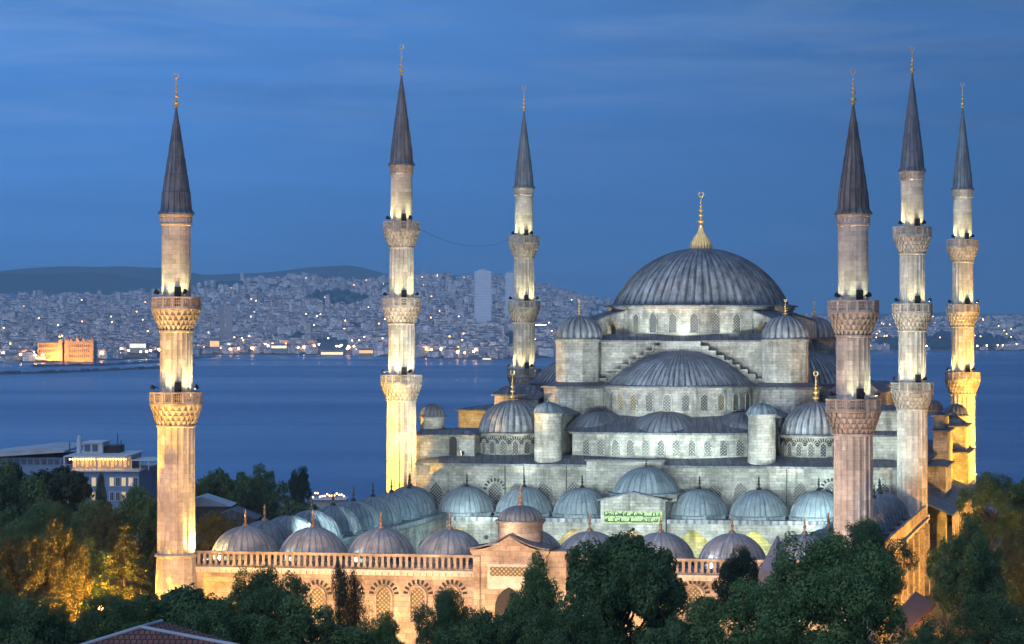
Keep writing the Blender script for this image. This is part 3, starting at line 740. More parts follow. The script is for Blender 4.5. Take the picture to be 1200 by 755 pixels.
while p < CP1 - .4:
    if not (PB0 - .5 < p < PB1 + 2.1):
        wpt = W(p, CQ + .17, ZR)
        if b0 is None:
            b0 = m.build('baluster', M['wall_pink']); b0.parent = balo; b0.location = (wpt[0] - court.location[0], wpt[1] - court.location[1], wpt[2] - court.location[2]); b0.rotation_euler.z = radians(-9)
        else:
            b_ = b0.copy(); col.objects.link(b_); b_.parent = balo; b_.location = (wpt[0] - court.location[0], wpt[1] - court.location[1], wpt[2] - court.location[2])
    p += .575
# outer windows of the courtyard wall
for x in (372, 410, 450, 490, 530, 690, 730, 772, 814, 855, 900):
    p = pof(x, CQ); window(court, W, (p, CQ, zq(729, p, CQ)), (1, 0), (0, -1), 1.35, 3.3, ('wall_pink', 'lattice_gold_lit'), .2, .18, rays=True)
for i in range(10): q = -93 + 6.6 * i; m = MB(); m.box(CP1 + .001, CP1 + .45, q, q + 1.1, -4, ZR - .66); m.build('pilaster', M['wall_pink'], court, W)
for i in range(9): window(court, W, (CP1, -88.7 + 6.6 * i, .2), (0, 1), (1, 0), 1.5, 3.6, ('wall_pink', 'lattice_gold_lit'), .2, .18)
# domes
def cdome(cp, cq, z0, r_, h, mat='lead_lt', ribs=28, fin=True):
    m = MB(); m.lathe(cp, cq, [(r_ + .2, z0 - .55), (r_ + .2, z0 - .12), (r_ + .34, z0 - .1), (r_ + .34, z0)], 8, radians(22.5), radians(382.5))
    m.lathe(cp, cq, capprof(r_, z0, h, 12, .3), ribs=(ribs, SEAM(.055)))
    d = m.build('arcade_dome', M[mat], court, W, 30)
    c = W(cp, cq)
    f_ = MB(); f_.lathe(c[0], c[1], [(.34, z0 + h - .1), (.3, z0 + h + .12), (.1, z0 + h + .3), (.09, z0 + h + .5), (.18, z0 + h + .66), (.07, z0 + h + .85), (.14, z0 + h + 1.0), (.06, z0 + h + 1.15), (.1, z0 + h + 1.3), (.02, z0 + h + 1.6)], 8)
    f_.build('finial', M['copper'] if cq < -85 else M['iron'], d, None, 40)
M['copper'] = plain('weathered_copper', (.42, .26, .16), .5, .5, .3)
FP = [-26.9 + 6.7 * i for i in range(9)]
for i, p in enumerate(FP):
    if i == 4: cdome(p + .9, -91.5, 7.4, 3.0, 2.5, 'lead_pale')
    else: cdome(p, -92.4, 7.4, 3.12, 2.5, 'lead_pale')
for i in range(8):
    q = -85.4 + 6.6 * i
    cdome(-27.7, q, 7.25, 3.0, 2.6); cdome(28.0, q, 7.25, 3.0, 2.6)
for i in range(-4, 5):
    if i == 0: continue
    cdome(-1.2 + 7.1 * i, -32.9, 6.75, 3.4, 2.95, 'lead_lt', 32)
# hall-side portico: arcade, back wall, raised centre with its calligraphy panel
m = MB(); arcade(m, (-1.2 - 7.1 * 4.5, -36.6), (1, 0), (0, -1), 9, 7.1, 5.2, 5.75, -.6, 5.85, .7); m.build('portico_arcade', M['stone'], court, W)
m = MB(); arcade(m, (CP0 + 7.6, -89.0), (0, 1), (1, 0), 8, 6.5, 4.8, 4.9, -.6, 6.2, .6); arcade(m, (CP1 - 7.6, -89.0), (0, 1), (-1, 0), 8, 6.5, 4.8, 4.9, -.6, 6.2, .6)
arcade(m, (CP0 + 7.6, -88.9), (1, 0), (0, 1), 7, 7.05, 5.0, 4.9, -.6, 6.3, .6); m.build('side_arcade', M['stone'], court, W)
m = MB(); m.box(CP0 + 1, CP1 - 1, -96, -29.1, -1, -.6); m.build('paving', M['trim'], court, W)
ca, cb = pof(707, -37.6) - .3, pof(777, -37.6) + .3; cm = (ca + cb) / 2
m = MB(); m.box(ca, cb, -37.7, -33.0, 4.9, 8.55)
m.extr([(ca - cm, 8.552), (cb - cm, 8.552), (0, 9.45)], (cm, -37.7, 0), (1, 0), (0, -1), -4, 0); pc = m.build('portico_front', M['stone_dk'], court, W)
m = MB()
for s_ in (-1, 1):
    hw = (cb - ca) / 2 + .35
    m.extr([(0, 9.47), (s_ * hw, 8.5), (s_ * hw, 8.68), (0, 9.66)], (cm, -37.7, 0), (1, 0), (0, -1), -4.4, .3)
m.build('portico_eave', M['lead_dk'], pc, W)
m = MB(); m.lathe(cm + .6, -33.1, [(4.35, 8.3), (4.35, 9.1), (4.5, 9.15)], 8, radians(22.5), radians(382.5)); m.build('portico_drum', M['stone'], pc, W)
m = MB(); m.lathe(cm + .6, -33.1, [(4.6, 9.15), (4.62, 9.3)], 32); m.lathe(cm + .6, -33.1, capprof(3.95, 9.35, 2.95, 12, .55), ribs=(32, SEAM(.06))); pdm = m.build('portico_dome', M['lead_lt'], court, W, 30)
finial(pdm, W(cm + .6, -33.1), 12.2, 1.3, .2, mat='iron', crescent=False)
M['panel'] = plain('green_panel', (.27, .35, .13), .5, 0, .4, 3.); M['script'] = plain('gilded_script', (.035, .055, .045), .5)
zp0, zp1 = 5.85, 7.35
m = MB(); m.box(ca + .35, cb - .35, -37.83, -37.702, zp0, zp1); m.build('inscription_panel', M['panel'], pc, W)
# two rows of flowing script on the panel
rr_ = random.Random(5)
for row in range(2):
    m = MB(); zb_ = zp0 + .2 + row * .68; s_ = ca + .5
    while s_ < cb - .85:
        wd = rr_.uniform(.12, .38); k = rr_.choice('abcd')
        pts = []
        if k == 'a': pts = [(0, .45), (0, 0), (wd, .02)]
        elif k == 'b': pts = [(wd * (.5 - .5 * cos(t)), .13 - .15 * sin(t)) for t in [pi * i / 6 for i in range(7)]]
        elif k == 'c': pts = [(wd * .5 + wd * .4 * cos(t), .16 + .12 * sin(t)) for t in [2 * pi * i / 8 for i in range(9)]]
        else: pts = [(0, .05), (wd * .3, .2), (wd * .6, .02), (wd, .1), (wd, .42)]
        for a, b in zip(pts, pts[1:]): m.bar((s_ + a[0], -37.84, zb_ + a[1]), (s_ + b[0], -37.84, zb_ + b[1]), .055, 4)
        if rr_.random() < .6: m.bar((s_ + wd * .4, -37.84, zb_ + .48), (s_ + wd * .4 + .08, -37.84, zb_ + .5), .05, 4)
        s_ += wd + .05
    m.build('lettering', M['script'], pc, W)
# medallions on the arcade spandrels
m = MB()
for i in range(-4, 6):
    p = -1.2 + 7.1 * (i - .5)
    m.extr([(.27 * cos(t), .27 * sin(t)) for t in [2 * pi * j / 12 for j in range(12)]], (p, -36.95, 3.9), (1, 0), (0, -1), 0, .06)
m.build('medallion', M['iron'], court, W)
# gateway of the outer wall
gate = MB(); gc = (PB0 + PB1) / 2; hw = (PB1 - PB0) / 2; gq = CQ - 1.6
gab = [(-hw, -4), (hw, -4), (hw, 8.1), (hw + .25, 8.35), (hw + .25, 8.6), (hw - .5, 8.62)] + \
      [((hw - .5) * (1 - t), 8.62 + 1.3 * (t ** 1.6)) for t in (.15, .3, .45, .6, .75, .9, 1)] + \
      [(-(hw - .5) * (1 - t), 8.62 + 1.3 * (t ** 1.6)) for t in (.9, .75, .6, .45, .3, .15)] + [(-hw + .5, 8.62), (-hw - .25, 8.6), (-hw - .25, 8.35), (-hw, 8.1)]
gate.extr(gab, (gc, gq, 0), (1, 0), (0, -1), -3.2, 0)
gate.box(PB1 + .002, PB1 + 1.7, CQ - .9, CQ + 1.2, -4, 8.2); gate.box(PB1 + .001, PB1 + 1.95, CQ - 1.1, CQ + 1.3, 8.202, 8.5)
gate.box(PB0 + .15, PB0 + .7, gq - .18, gq - .001, -4, 8.0); gate.box(PB1 - .7, PB1 - .15, gq - .18, gq - .001, -4, 8.0)
go = gate.build('gateway', M['wall_pink'], court, W)
m = MB()
mid = [((hw + .25) * (1 - t) if t > .0 else hw + .35, 8.64 + 1.32 * (t ** 1.6)) for t in (0, .15, .3, .45, .6, .75, .9, 1)]
top_ = [(a, b + .14) for a, b in mid]
for s_ in (-1, 1):
    for (a, b), (c, d) in zip(mid, mid[1:]):
        m.extr([(s_ * a, b), (s_ * c, d), (s_ * c, d + .15), (s_ * a, b + .15)], (gc, gq, 0), (1, 0), (0, -1), -3.3, .22)
m.build('gable_lead', M['lead_dk'], go, W)
# arch recess with inscription over the door
m = MB(); m.box(gc - 2.0, gc + 2.0, gq - .1, gq - .001, 5.0, 7.3); m.build('inscription_frame', M['trim'], go, W)
m = MB(); m.box(gc - 1.75, gc + 1.75, gq - .14, gq - .102, 6.2, 7.05); m.build('lattice_panel', M['lattice_gold_lit'], go, W)
m = MB(); m.extr(arch_outline(2.6, 6.4), (gc, gq, -1.2), (1, 0), (0, -1), .1, .125); m.build('door', M['black'], go, W)
m = MB(); m.lathe(gc + .2, CQ + 1.6, [(2.05, 8.4), (2.05, 10.7), (2.2, 10.8), (2.2, 11.0)], 16); gd = m.build('gate_drum', M['wall_pink'], go, W, 30)
m = MB(); m.lathe(gc + .2, CQ + 1.6, [(2.3, 11.0), (2.32, 11.12)], 24)
m.lathe(gc + .2, CQ + 1.6, [(2.1, 11.12)] + [(2.02 * cos(t), 11.15 + 1.35 * sin(t)) for t in [pi / 2 * i / 9 for i in range(9)]] + [(.1, 12.5)], ribs=(24, SCAL(.07)))
m.build('gate_dome', M['lead_lt'], go, W, 40)
gcw = W(gc + .2, CQ + 1.6)
m = MB(); m.lathe(gcw[0], gcw[1], [(.34, 12.4), (.3, 12.65), (.12, 12.85), (.1, 13.1), (.2, 13.3), (.07, 13.5), (.14, 13.7), (.05, 13.9), (.02, 14.3)], 8); m.build('finial', M['copper'], go)
# ablution kiosk in the court
kio = empty('fountain_kiosk', W(-3, -66, -.6), 'domed ablution kiosk in the middle of the courtyard, its pointed cap just showing', 'fountain')
m = MB(); m.lathe(-3, -66, [(2.6, -.6), (2.6, 3.2), (2.9, 3.3), (2.9, 3.6)], 6); m.build('basin', M['trim'], kio, W)
m = MB(); m.lathe(-3, -66, [(2.9, 3.6), (2.4, 4.4), (1.3, 5.2), (.3, 5.7), (.1, 6.2)], 24); m.build('cap', M['lead_lt'], kio, W, 30)

# cable slung between the two left hall minarets
m = MB(); a = (xx(488, 276), 276.5, zz(266, 276)); b = (xx(597, 332), 331, zz(281, 332)); n = 14
for i in range(n):
    P = []
    for j in (i, i + 1):
        t = j / n; P.append((a[0] + (b[0] - a[0]) * t, a[1] + (b[1] - a[1]) * t, a[2] + (b[2] - a[2]) * t - 1.6 * 4 * t * (1 - t)))
    m.bar(P[0], P[1], .02, 5)
tag(m.build('cable', M['iron']), 'thin dark cable slung between the upper balconies of the two left hall minarets', 'cable')
# ================================================================== FLOODLIGHTS OF THE MOSQUE
def fl(p, q, z, tp, tq, tz, power, color, size=90, r=.4, blend=.8):
    a = W(p, q, z); b = W(tp, tq, tz); return lamp('floodlight', a, power, color, b, size, blend, r)
# ground floods washing the outer courtyard wall
for p in (-27, -18, -9, 0, 9, 18): fl(p, -109, -1.2, p, -97, 5.0, 7500, (1, .54, .22), 110)
for i in range(10): p = -29 + 6.6 * i + (1.1 if i % 3 else -.4); fl(p, -100.2, -1.6, p, -97.0, 4.0, (2800, 1500, 2300, 1000)[i % 4], (1, .52, .10), 105, .2, .7)
for p in (-13, 2, 18): fl(p, -124, 13, p, -97, 8, 10000, (1, .80, .66), 120)  # high fills without poles, added to lighten the gate and front domes
fl(.6, -98.4, 10.35, .8, -96, 10.4, 150, (1, .72, .5), 150, .15)  # extra lamp added to brighten the gate drum
fl(-38, -112, -1, -31.6, -97.3, 14, 115000, (1, .50, .04), 70); fl(-42, -97, -1, -32, -97, 10, 28000, (1, .50, .05), 90)
fl(26, -115, -1, 31.5, -97.3, 14, 9000, (1, .86, .80), 80)
# gold lamps on the arcade roof by the left minaret
fl(-29.2, -97.9, 7.5, -31.0, -97.3, 14.5, 9000, (1, .60, .14), 110, .15); fl(-29.9, -95.9, 7.2, -26.9, -92.4, 8.4, 1600, (1, .66, .2), 120, .15)
for p, c in ((-17.0, (.95, 1, .75)), (-10.2, (.95, 1, .7)), (-23.6, (.95, 1, .75)), (10.0, (.95, 1, .8)), (23, (.9, .9, 1))): fl(p - 5, -95.6, 7.15, p, -92, 8.3, 420, c, 120, .15)
# cool floods on the courtyard roofs towards the hall
for p in (-24, -12, 0, 12, 24): fl(p, -86, 8.6, p * .7, -29, 15, 50000, (.80, 1.0, .95), 70)
for p in (-20, 19): fl(p, -40.0, 6.9, p, -29, 10.5, 1500, (.8, 1.0, .93), 140)
fl(24.5, -44, 8.6, 23, -29, 11, 9000, (.72, 1.0, .97), 80); fl(28, -60, 9, 24, -32.9, 8.5, 5000, (.8, .95, 1), 70)
# lamps on the gallery roofs washing the tiers
for p in (-6, 6, -2, 2): fl(p, -29.4, 13.2, p * .7, -21, 21, 1100, (.80, 1.0, .92), 130, .8)
for p in (-17, 17): fl(p, -40, 7.4, p * .8, -13.5, 25, 13000, (.95, 1.0, .88), 36)
for a in (-150, -115, -65, -30, -90): fl(16.4 * cos(radians(a)), 14.1 * sin(radians(a)), 28.4, 11 * cos(radians(a)), 11 * sin(radians(a)), 31, 480, (.85, 1.0, .86), 140, .6)
for p in (-26, 0, 26): fl(p, -60, 9, p * .2, -8, 40, 60000, (.78, .88, 1.0), 45)
fl(-30, -14, 18.9, -14.5, -14, 24.5, 15000, AMBER, 70); fl(27, -12, 21.5, 14.5, -13, 25, 5000, AMBER, 70); fl(34, -8, 16, 26, 3.5, 20, 8000, AMBER, 60)
# sodium floods on the left hall minaret
fl(pof(540, -28.4), -29.4, 13.7, -31.3, -29.25, 15, 9000, (1, .60, .15), 85, .2)
fl(-27.5, -31.0, 9.2, -30.5, -29.0, 11.2, 900, (1, .60, .15), 80, .2)
fl(-42, -40, 3, -31.3, -29.25, 13, 145000, (1, .56, .03), 70); fl(-30, -46, 8, -31.3, -29.25, 13, 42000, (1, .56, .03), 50)
# right flank in amber
for q in (-88, -70, -50, -28, -8, 14): fl(47, q, -1.5, 33, q + 4, 4, 38000, (1, .50, .08), 110)
fl(52, 2, 0, 33, 22, 14, 190000, (1, .51, .04), 70); fl(44, 16, 8, 32.6, 29, 14, 60000, (1, .55, .12), 80)
# broad washes on the upper minarets
WARM = (1.0, .91, .74)
for p, q, z, key, zt, pw in ((-10, -62, 8, 'A1', 36, 60000), (-14, -12, 22, 'A2', 38, 36000), (16, -62, 8, 'B1', 34, 34000), (14, -14, 28.5, 'B2', 38, 40000), (-8, -150, -1, 'F1', 42, 36000), (12, -150, -1, 'F2', 34, 30000)):
    c_ = minas[key][1]; lamp('floodlight', W(p, q, z), pw, WARM if key != 'F2' else (1, .95, .92), (c_[0], c_[1], zt - 9), 42, .9, .4)
# cyan light over the left arcade domes
for q in (-48, -62, -76): fl(-17, q, 7.6, -27.7, q, 8.2, 1700, (.42, .84, 1.0), 120)
# lamps under the arcades
for i in range(-4, 5):
    a = W(-1.2 + 7.1 * i, -32.6, 3.9); lamp('arcade_lamp', a, 1100, (1.0, .78, .36) if i in (-1, 0, -3) else (.80, .86, .20), None, r=.2)

# floodlight housings one can see
def fixture(label, p, q, z, tp, tq, tz):
    c = W(p, q, z); t = W(tp, tq, tz); d = [t[i] - c[i] for i in range(3)]; l = sqrt(sum(x * x for x in d)); d = [x / l for x in d]
    e = empty('floodlight', (c[0], c[1], c[2] - .7), label, 'floodlight', 'floodlights on the roofs')
    m = MB(); m.bar((c[0], c[1], c[2] - .7), (c[0], c[1], c[2] - .1), .06); m.rbox(c[0], c[1], 0, .5, .5, c[2] - .75, c[2] - .68); m.build('stand', M['iron'], e)
    m = MB(); b = [c[i] - d[i] * .25 for i in range(3)]; f = [c[i] + d[i] * .1 for i in range(3)]; m.bar(b, f, .16, 10, 0, .32); m.build('housing', M['iron'], e)
    m = MB(); g = [c[i] + d[i] * .115 for i in range(3)]; m.bar(f, g, .30, 12); m.build('lens', M['lampglow'], e)
M['lampglow'] = glow('floodlight_glass', (1, .85, .5), 14)
M['bulbs'] = glow('strong_sodium', (1, .42, .10), 45); M['bulb2'] = glow('strong_warm', (1, .60, .24), 36)
M['bulb'] = glow('warm_bulb', (1, .62, .22), 25); M['bulbw'] = glow('white_bulb', (1, .92, .72), 22); M['bulbo'] = glow('sodium_bulb', (1, .48, .12), 30)
fixture('lit floodlight on the lead roof edge, turned towards the golden minaret', pof(542, -28.9), -29.0, 13.55, -31.3, -29.25, 13)

# ================================================================== GROUND, SEA
def grid(xs, ys, fz, name, mat, kind='structure'):
    V = [(x, y, fz(x, y)) for y in ys for x in xs]; nx = len(xs)
    Fc = [(j * nx + i, j * nx + i + 1, (j + 1) * nx + i + 1, (j + 1) * nx + i) for j in range(len(ys) - 1) for i in range(nx - 1)]
    me = bpy.data.meshes.new(name); me.from_pydata(V, [], Fc); me.materials.append(mat)
    me.polygons.foreach_set('use_smooth', [True] * len(me.polygons)); me.update()
    o = bpy.data.objects.new(name, me); col.objects.link(o); tag(o, kind=kind); return o
def gz(x, y):
    t = min(1, max(0, (y - 345) / 300)); t = t * t * (3 - 2 * t)
    return -2.5 - 30.5 * t - max(0, y - 645) * .05
m_, N_, L_, b_ = newmat('park_ground')
tc = nd(N_, 'ShaderNodeTexCoord'); n1 = noise(N_, L_, tc.outputs['Object'], .08, 6, .6); n2 = noise(N_, L_, tc.outputs['Object'], 1.2, 5, .6)
k = mixc(N_, L_, (.035, .05, .02), (.10, .085, .06), rng(N_, L_, n1, .42, .58)); k = mixc(N_, L_, k, (.5, .5, .5), rng(N_, L_, n2, .4, .7, 0, .7), 'MULTIPLY')
L_.new(k, b_.inputs['Base Color']); b_.inputs['Roughness'].default_value = .95
grid([-320 + 16 * i for i in range(46)], [-200 + 16 * i for i in range(56)], gz, 'ground', m_)
# paved lane along the right flank and park path on the left
M['paving'] = stone('paving', (.20, .18, .16), (.15, .14, .12), (.08, .08, .07), bw=.6, bh=.4, stain=.3)
m = MB(); m.box(38, 44, -190, 20, -2.51, -2.47); tag(m.build('lane', M['paving'], None, W), kind='structure')
m = MB(); m.box(-60, 34, -116, -110.5, -2.51, -2.475); tag(m.build('path', M['paving'], None, W), kind='structure')
m_, N_, L_, b_ = newmat('sea_water')
tc = nd(N_, 'ShaderNodeTexCoord')
n1 = noise(N_, L_, tc.outputs['Object'], .012, 5, .6, (.35, 1, 1)); n2 = noise(N_, L_, tc.outputs['Object'], .0022, 4, .6, (.18, 1, 1)); n3 = noise(N_, L_, tc.outputs['Object'], .15, 3, .5)
b_.inputs['Base Color'].default_value = (.005, .08, .23, 1); b_.inputs['IOR'].default_value = 1.33
L_.new(rng(N_, L_, n2, .38, .62, .20, .36), b_.inputs['Roughness'])
bp = nd(N_, 'ShaderNodeBump', Strength=.2, Distance=2.0); L_.new(n1, bp.inputs['Height'])
bp2 = nd(N_, 'ShaderNodeBump', Strength=.10, Distance=.35); L_.new(n3, bp2.inputs['Height']); L_.new(bp.outputs[0], bp2.inputs['Normal']); L_.new(bp2.outputs[0], b_.inputs['Normal'])
grid([-8900, -2000, 0, 2000, 8900], [250, 1000, 3000, 8000, 15000], lambda x, y: SEA, 'sea', m_)

# ================================================================== FAR SHORE
def lerp(T, x):
    if x <= T[0][0]: return T[0][1]
    for (a, b), (c, d) in zip(T, T[1:]):
        if x <= c: return b + (d - b) * (x - a) / (c - a)
    return T[-1][1]
SH = [(-300, 426), (60, 425), (185, 420), (240, 416), (400, 416), (470, 419), (560, 422), (640, 420), (760, 416), (1000, 412), (1250, 411), (1500, 411)]
TP = [(-300, 349), (0, 348), (150, 346), (215, 338), (255, 331), (300, 328), (350, 324), (420, 330), (480, 326), (520, 323), (590, 324), (640, 338), (690, 350), (780, 360), (900, 368), (1010, 372), (1200, 373), (1500, 372)]
def shD(x): return (CZ - SEA) * F / (lerp(SH, x) - YH)
DT = 8800.0
def land(x, t):
    ys, yt = lerp(SH, x), lerp(TP, x); D0 = shD(x); D = D0 * (DT / D0) ** t
    y = ys + (yt - ys) * t ** .92
    return xx(x, D), D, zz(y, D) + 1.5
m_, N_, L_, b_ = newmat('far_hillside')
tc = nd(N_, 'ShaderNodeTexCoord'); n1 = noise(N_, L_, tc.outputs['Object'], .004, 6, .7)
L_.new(mixc(N_, L_, (.03, .045, .03), (.16, .14, .13), rng(N_, L_, n1, .4, .62)), b_.inputs['Base Color']); b_.inputs['Roughness'].default_value = 1
V = []; Fc = []; xs = [-320 + 20 * i for i in range(93)]; ts = [i / 24 for i in range(25)]
for t in ts:
    for x in xs: V.append(land(x, t))
for x in xs: a = land(x, 1); V.append((a[0] * 1.15, a[1] * 1.15, a[2] - 160))
nx = len(xs)
# shore wall down to the water
for j in range(25):
    for i in range(nx - 1): Fc.append((j * nx + i, j * nx + i + 1, (j + 1) * nx + i + 1, (j + 1) * nx + i))
b0_ = len(V)
for i, x in enumerate(xs): a = V[i]; V.append((a[0], a[1] - 3, SEA - .6))
for i in range(nx - 1): Fc.append((b0_ + i, b0_ + i + 1, i + 1, i))
me = bpy.data.meshes.new('far_shore'); me.from_pydata(V, [], Fc); me.materials.append(m_); me.polygons.foreach_set('use_smooth', [True] * len(me.polygons)); me.update()
o = bpy.data.objects.new('far_shore_land', me); col.objects.link(o); tag(o, kind='structure')
def ridge(name, T, D, mat):
    V = []; n = 130; Fc = []
    for i in range(n):
        x = -320 + 1840 * i / (n - 1); y = lerp(T, x) + 1.0 * sin(i * 1.3) * .5 + .6 * sin(i * .37)
        zt = zz(y, D)
        for k_ in range(7):
            f = k_ / 6; dd = D - 1500 * (1 - f) if k_ < 6 else D
            zk = SEA - .5 + (zt - SEA) * (f ** .8); V.append((xx(x, D), dd, zk))
        V.append((xx(x, D), D + 1500, SEA - .5))
    for i in range(n - 1):
        for k_ in range(7): Fc.append((i * 8 + k_, (i + 1) * 8 + k_, (i + 1) * 8 + k_ + 1, i * 8 + k_ + 1))
    me = bpy.data.meshes.new(name); me.from_pydata(V, [], Fc); me.materials.append(mat); me.polygons.foreach_set('use_smooth', [True] * len(me.polygons)); me.update()
    o = bpy.data.objects.new(name, me); col.objects.link(o); tag(o, kind='structure')
M['wood'] = plain('wooded_hill', (.05, .075, .07), 1, 0, .5, .003)  # base lightened and blued so the hills look fainter, haze put into colour
ridge('wooded_hill', [(-300, 330), (0, 320), (60, 322), (110, 319), (160, 326), (230, 332), (300, 330), (345, 338), (420, 345), (520, 350), (640, 356), (800, 362), (950, 372), (1200, 371), (1500, 374)], 10800, M['wood'])
ridge('far_hills', [(-300, 330), (0, 318), (40, 313), (100, 313), (190, 313), (235, 321), (290, 321), (340, 317), (380, 312), (410, 311), (445, 318), (490, 329), (600, 340), (700, 352), (900, 366), (1000, 369), (1100, 367), (1200, 368), (1500, 366)], 13000, M['wood'])

# ---- city of the far shore
m_, N_, L_, b_ = newmat('city_facades')
at = nd(N_, 'ShaderNodeAttribute', attribute_name='Col'); tc = nd(N_, 'ShaderNodeTexCoord')
br = nd(N_, 'ShaderNodeTexBrick', Scale=1.0, offset=0.0); br.inputs['Brick Width'].default_value = 4.2; br.inputs['Row Height'].default_value = 3.4; br.inputs['Mortar Size'].default_value = .95
br.inputs['Color1'].default_value = (.45, .47, .50, 1); br.inputs['Color2'].default_value = (.8, .8, .8, 1); br.inputs['Mortar'].default_value = (1, 1, 1, 1); L_.new(tc.outputs['UV'], br.inputs['Vector'])
L_.new(mixc(N_, L_, at.outputs['Color'], br.outputs[0], 1.0, 'MULTIPLY'), b_.inputs['Base Color']); b_.inputs['Roughness'].default_value = .8
b3 = nd(N_, 'ShaderNodeTexBrick', Scale=1.0, offset=0.0); b3.inputs['Brick Width'].default_value = 4.2; b3.inputs['Row Height'].default_value = 3.4; b3.inputs['Mortar Size'].default_value = .95
b3.inputs['Color1'].default_value = (0, 0, 0, 1); b3.inputs['Color2'].default_value = (1, 1, 1, 1); b3.inputs['Mortar'].default_value = (0, 0, 0, 1); L_.new(tc.outputs['UV'], b3.inputs['Vector'])
L_.new(rng(N_, L_, b3.outputs[0], .62, .80, 0, .75), b_.inputs['Emission Strength']); b_.inputs['Emission Color'].default_value = (1, .74, .64, 1)  # window-cell glow added to brighten and warm the far facades
M['city'] = m_
m_, N_, L_, b_ = newmat('city_roofs'); at = nd(N_, 'ShaderNodeAttribute', attribute_name='Col'); L_.new(at.outputs['Color'], b_.inputs['Base Color']); b_.inputs['Roughness'].default_value = .85; M['roofs'] = m_
FAC = [(.78, .74, .72), (.85, .82, .80), (.66, .61, .60), (.74, .62, .56), (.55, .55, .6), (.80, .72, .64), (.42, .39, .40)]
ROOF = [(.20, .12, .10), (.24, .15, .12), (.20, .19, .20), (.28, .26, .26), (.14, .13, .14)]
rc = random.Random(21)
def is_wood(x, y):
    for (cx, cy, rx, ry) in ((395, 350, 36, 8), (205, 326, 60, 6), (600, 400, 10, 9), (345, 399, 14, 6), (1120, 402, 70, 9), (1050, 404, 30, 7), (420, 384, 9, 6), (265, 334, 20, 4), (940, 400, 50, 8), (180, 412, 30, 3)):
        if ((x - cx) / rx) ** 2 + ((y - cy) / ry) ** 2 < 1: return True
    return False
cands = []
while len(cands) < 9500:
    x = rc.uniform(-230, 1430); t = rc.random() ** 1.05 * .99 + .006
    X, D, z = land(x, t); y = YH - (z - CZ) * F / D
    if is_wood(x, y): continue
    if x > 690 and rc.random() < (.5 if t > .3 else .3): continue
    if 425 < x < 520 and False: continue
    w_ = rc.uniform(10, 25); d_ = rc.uniform(10, 18); h = rc.choice((8, 10, 12, 14, 15, 17, 20)) * rc.uniform(.8, 1.1)
    if rc.random() < .025: h *= 2.1; w_ *= .8
    if x > 700: h *= .75
    if t < .05: h = min(h, 16)
    cands.append((x, t, X, D, z, w_, d_, h, rc.uniform(-.5, .5) + (0 if rc.random() < .6 else .8)))
cands.sort(key=lambda c: -(c[5] * c[7] / c[3] ** 2) if -5 < c[0] < 1205 else 1)
def put_building(m, X, D, z, w_, d_, h, a, cf, cr_):
    m.rbox(X, D, a, w_, d_, z - 12, z + h, 0, cf)
    if h < 26 and rc.random() < .45: m.rbox(X, D, a, w_ + .8, d_ + .8, z + h + .01, z + h + 3.2, 1, cr_, .25)
    else:
        m.rbox(X, D, a, w_ + .5, d_ + .5, z + h + .01, z + h + .7, 1, cr_)
        m.rbox(X + rc.uniform(-3, 3), D, a, w_ * .3, d_ * .4, z + h + .71, z + h + 3.2, 0, cf)
def near_special(x, D):
    return any(abs(x - sx) < sw and D < sd for sx, sw, sd in ((77, 42, 4600), (388, 22, 5600), (160, 14, 4700)))
ind = 0; mass = MB()
for i, (x, t, X, D, z, w_, d_, h, a) in enumerate(cands):
    if near_special(x, D): continue
    f = rc.choice(FAC); g = rc.uniform(.75, 1.15); cf = tuple(v * g for v in f); cr_ = rc.choice(ROOF)
    if ind < 290 and -5 < x < 1205:
        m = MB(); put_building(m, 0, 0, 0, w_, d_, h, a, cf, cr_); o = m.build('apartment_block', [M['city'], M['roofs']]); o.location = (X, D, z)
        tag(o, 'plain apartment block packed among its neighbours in the hazy city across the water', 'apartment block', 'apartment blocks of the far city'); ind += 1
    else: put_building(mass, X, D, z, w_, d_, h, a, cf, cr_)
tag(mass.build('city_buildings', [M['city'], M['roofs']]), 'hazy mass of houses covering the slopes across the water', None, None, 'stuff')
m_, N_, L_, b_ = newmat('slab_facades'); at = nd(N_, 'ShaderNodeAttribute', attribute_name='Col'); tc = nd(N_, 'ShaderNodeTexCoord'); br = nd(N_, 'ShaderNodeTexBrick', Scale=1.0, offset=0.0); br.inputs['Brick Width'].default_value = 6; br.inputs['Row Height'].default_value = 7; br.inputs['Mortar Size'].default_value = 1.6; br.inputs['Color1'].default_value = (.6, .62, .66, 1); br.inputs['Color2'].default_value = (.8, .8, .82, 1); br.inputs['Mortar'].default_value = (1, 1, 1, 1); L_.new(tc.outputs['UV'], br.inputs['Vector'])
L_.new(mixc(N_, L_, at.outputs['Color'], br.outputs[0], 1.0, 'MULTIPLY'), b_.inputs['Base Color']); L_.new(rng(N_, L_, br.outputs['Fac'], 0, 1, .12, .01), b_.inputs['Emission Strength']); b_.inputs['Emission Color'].default_value = (.85, .92, 1, 1); M['slab'] = m_  # faint facade glow added so the towers stand out of the haze
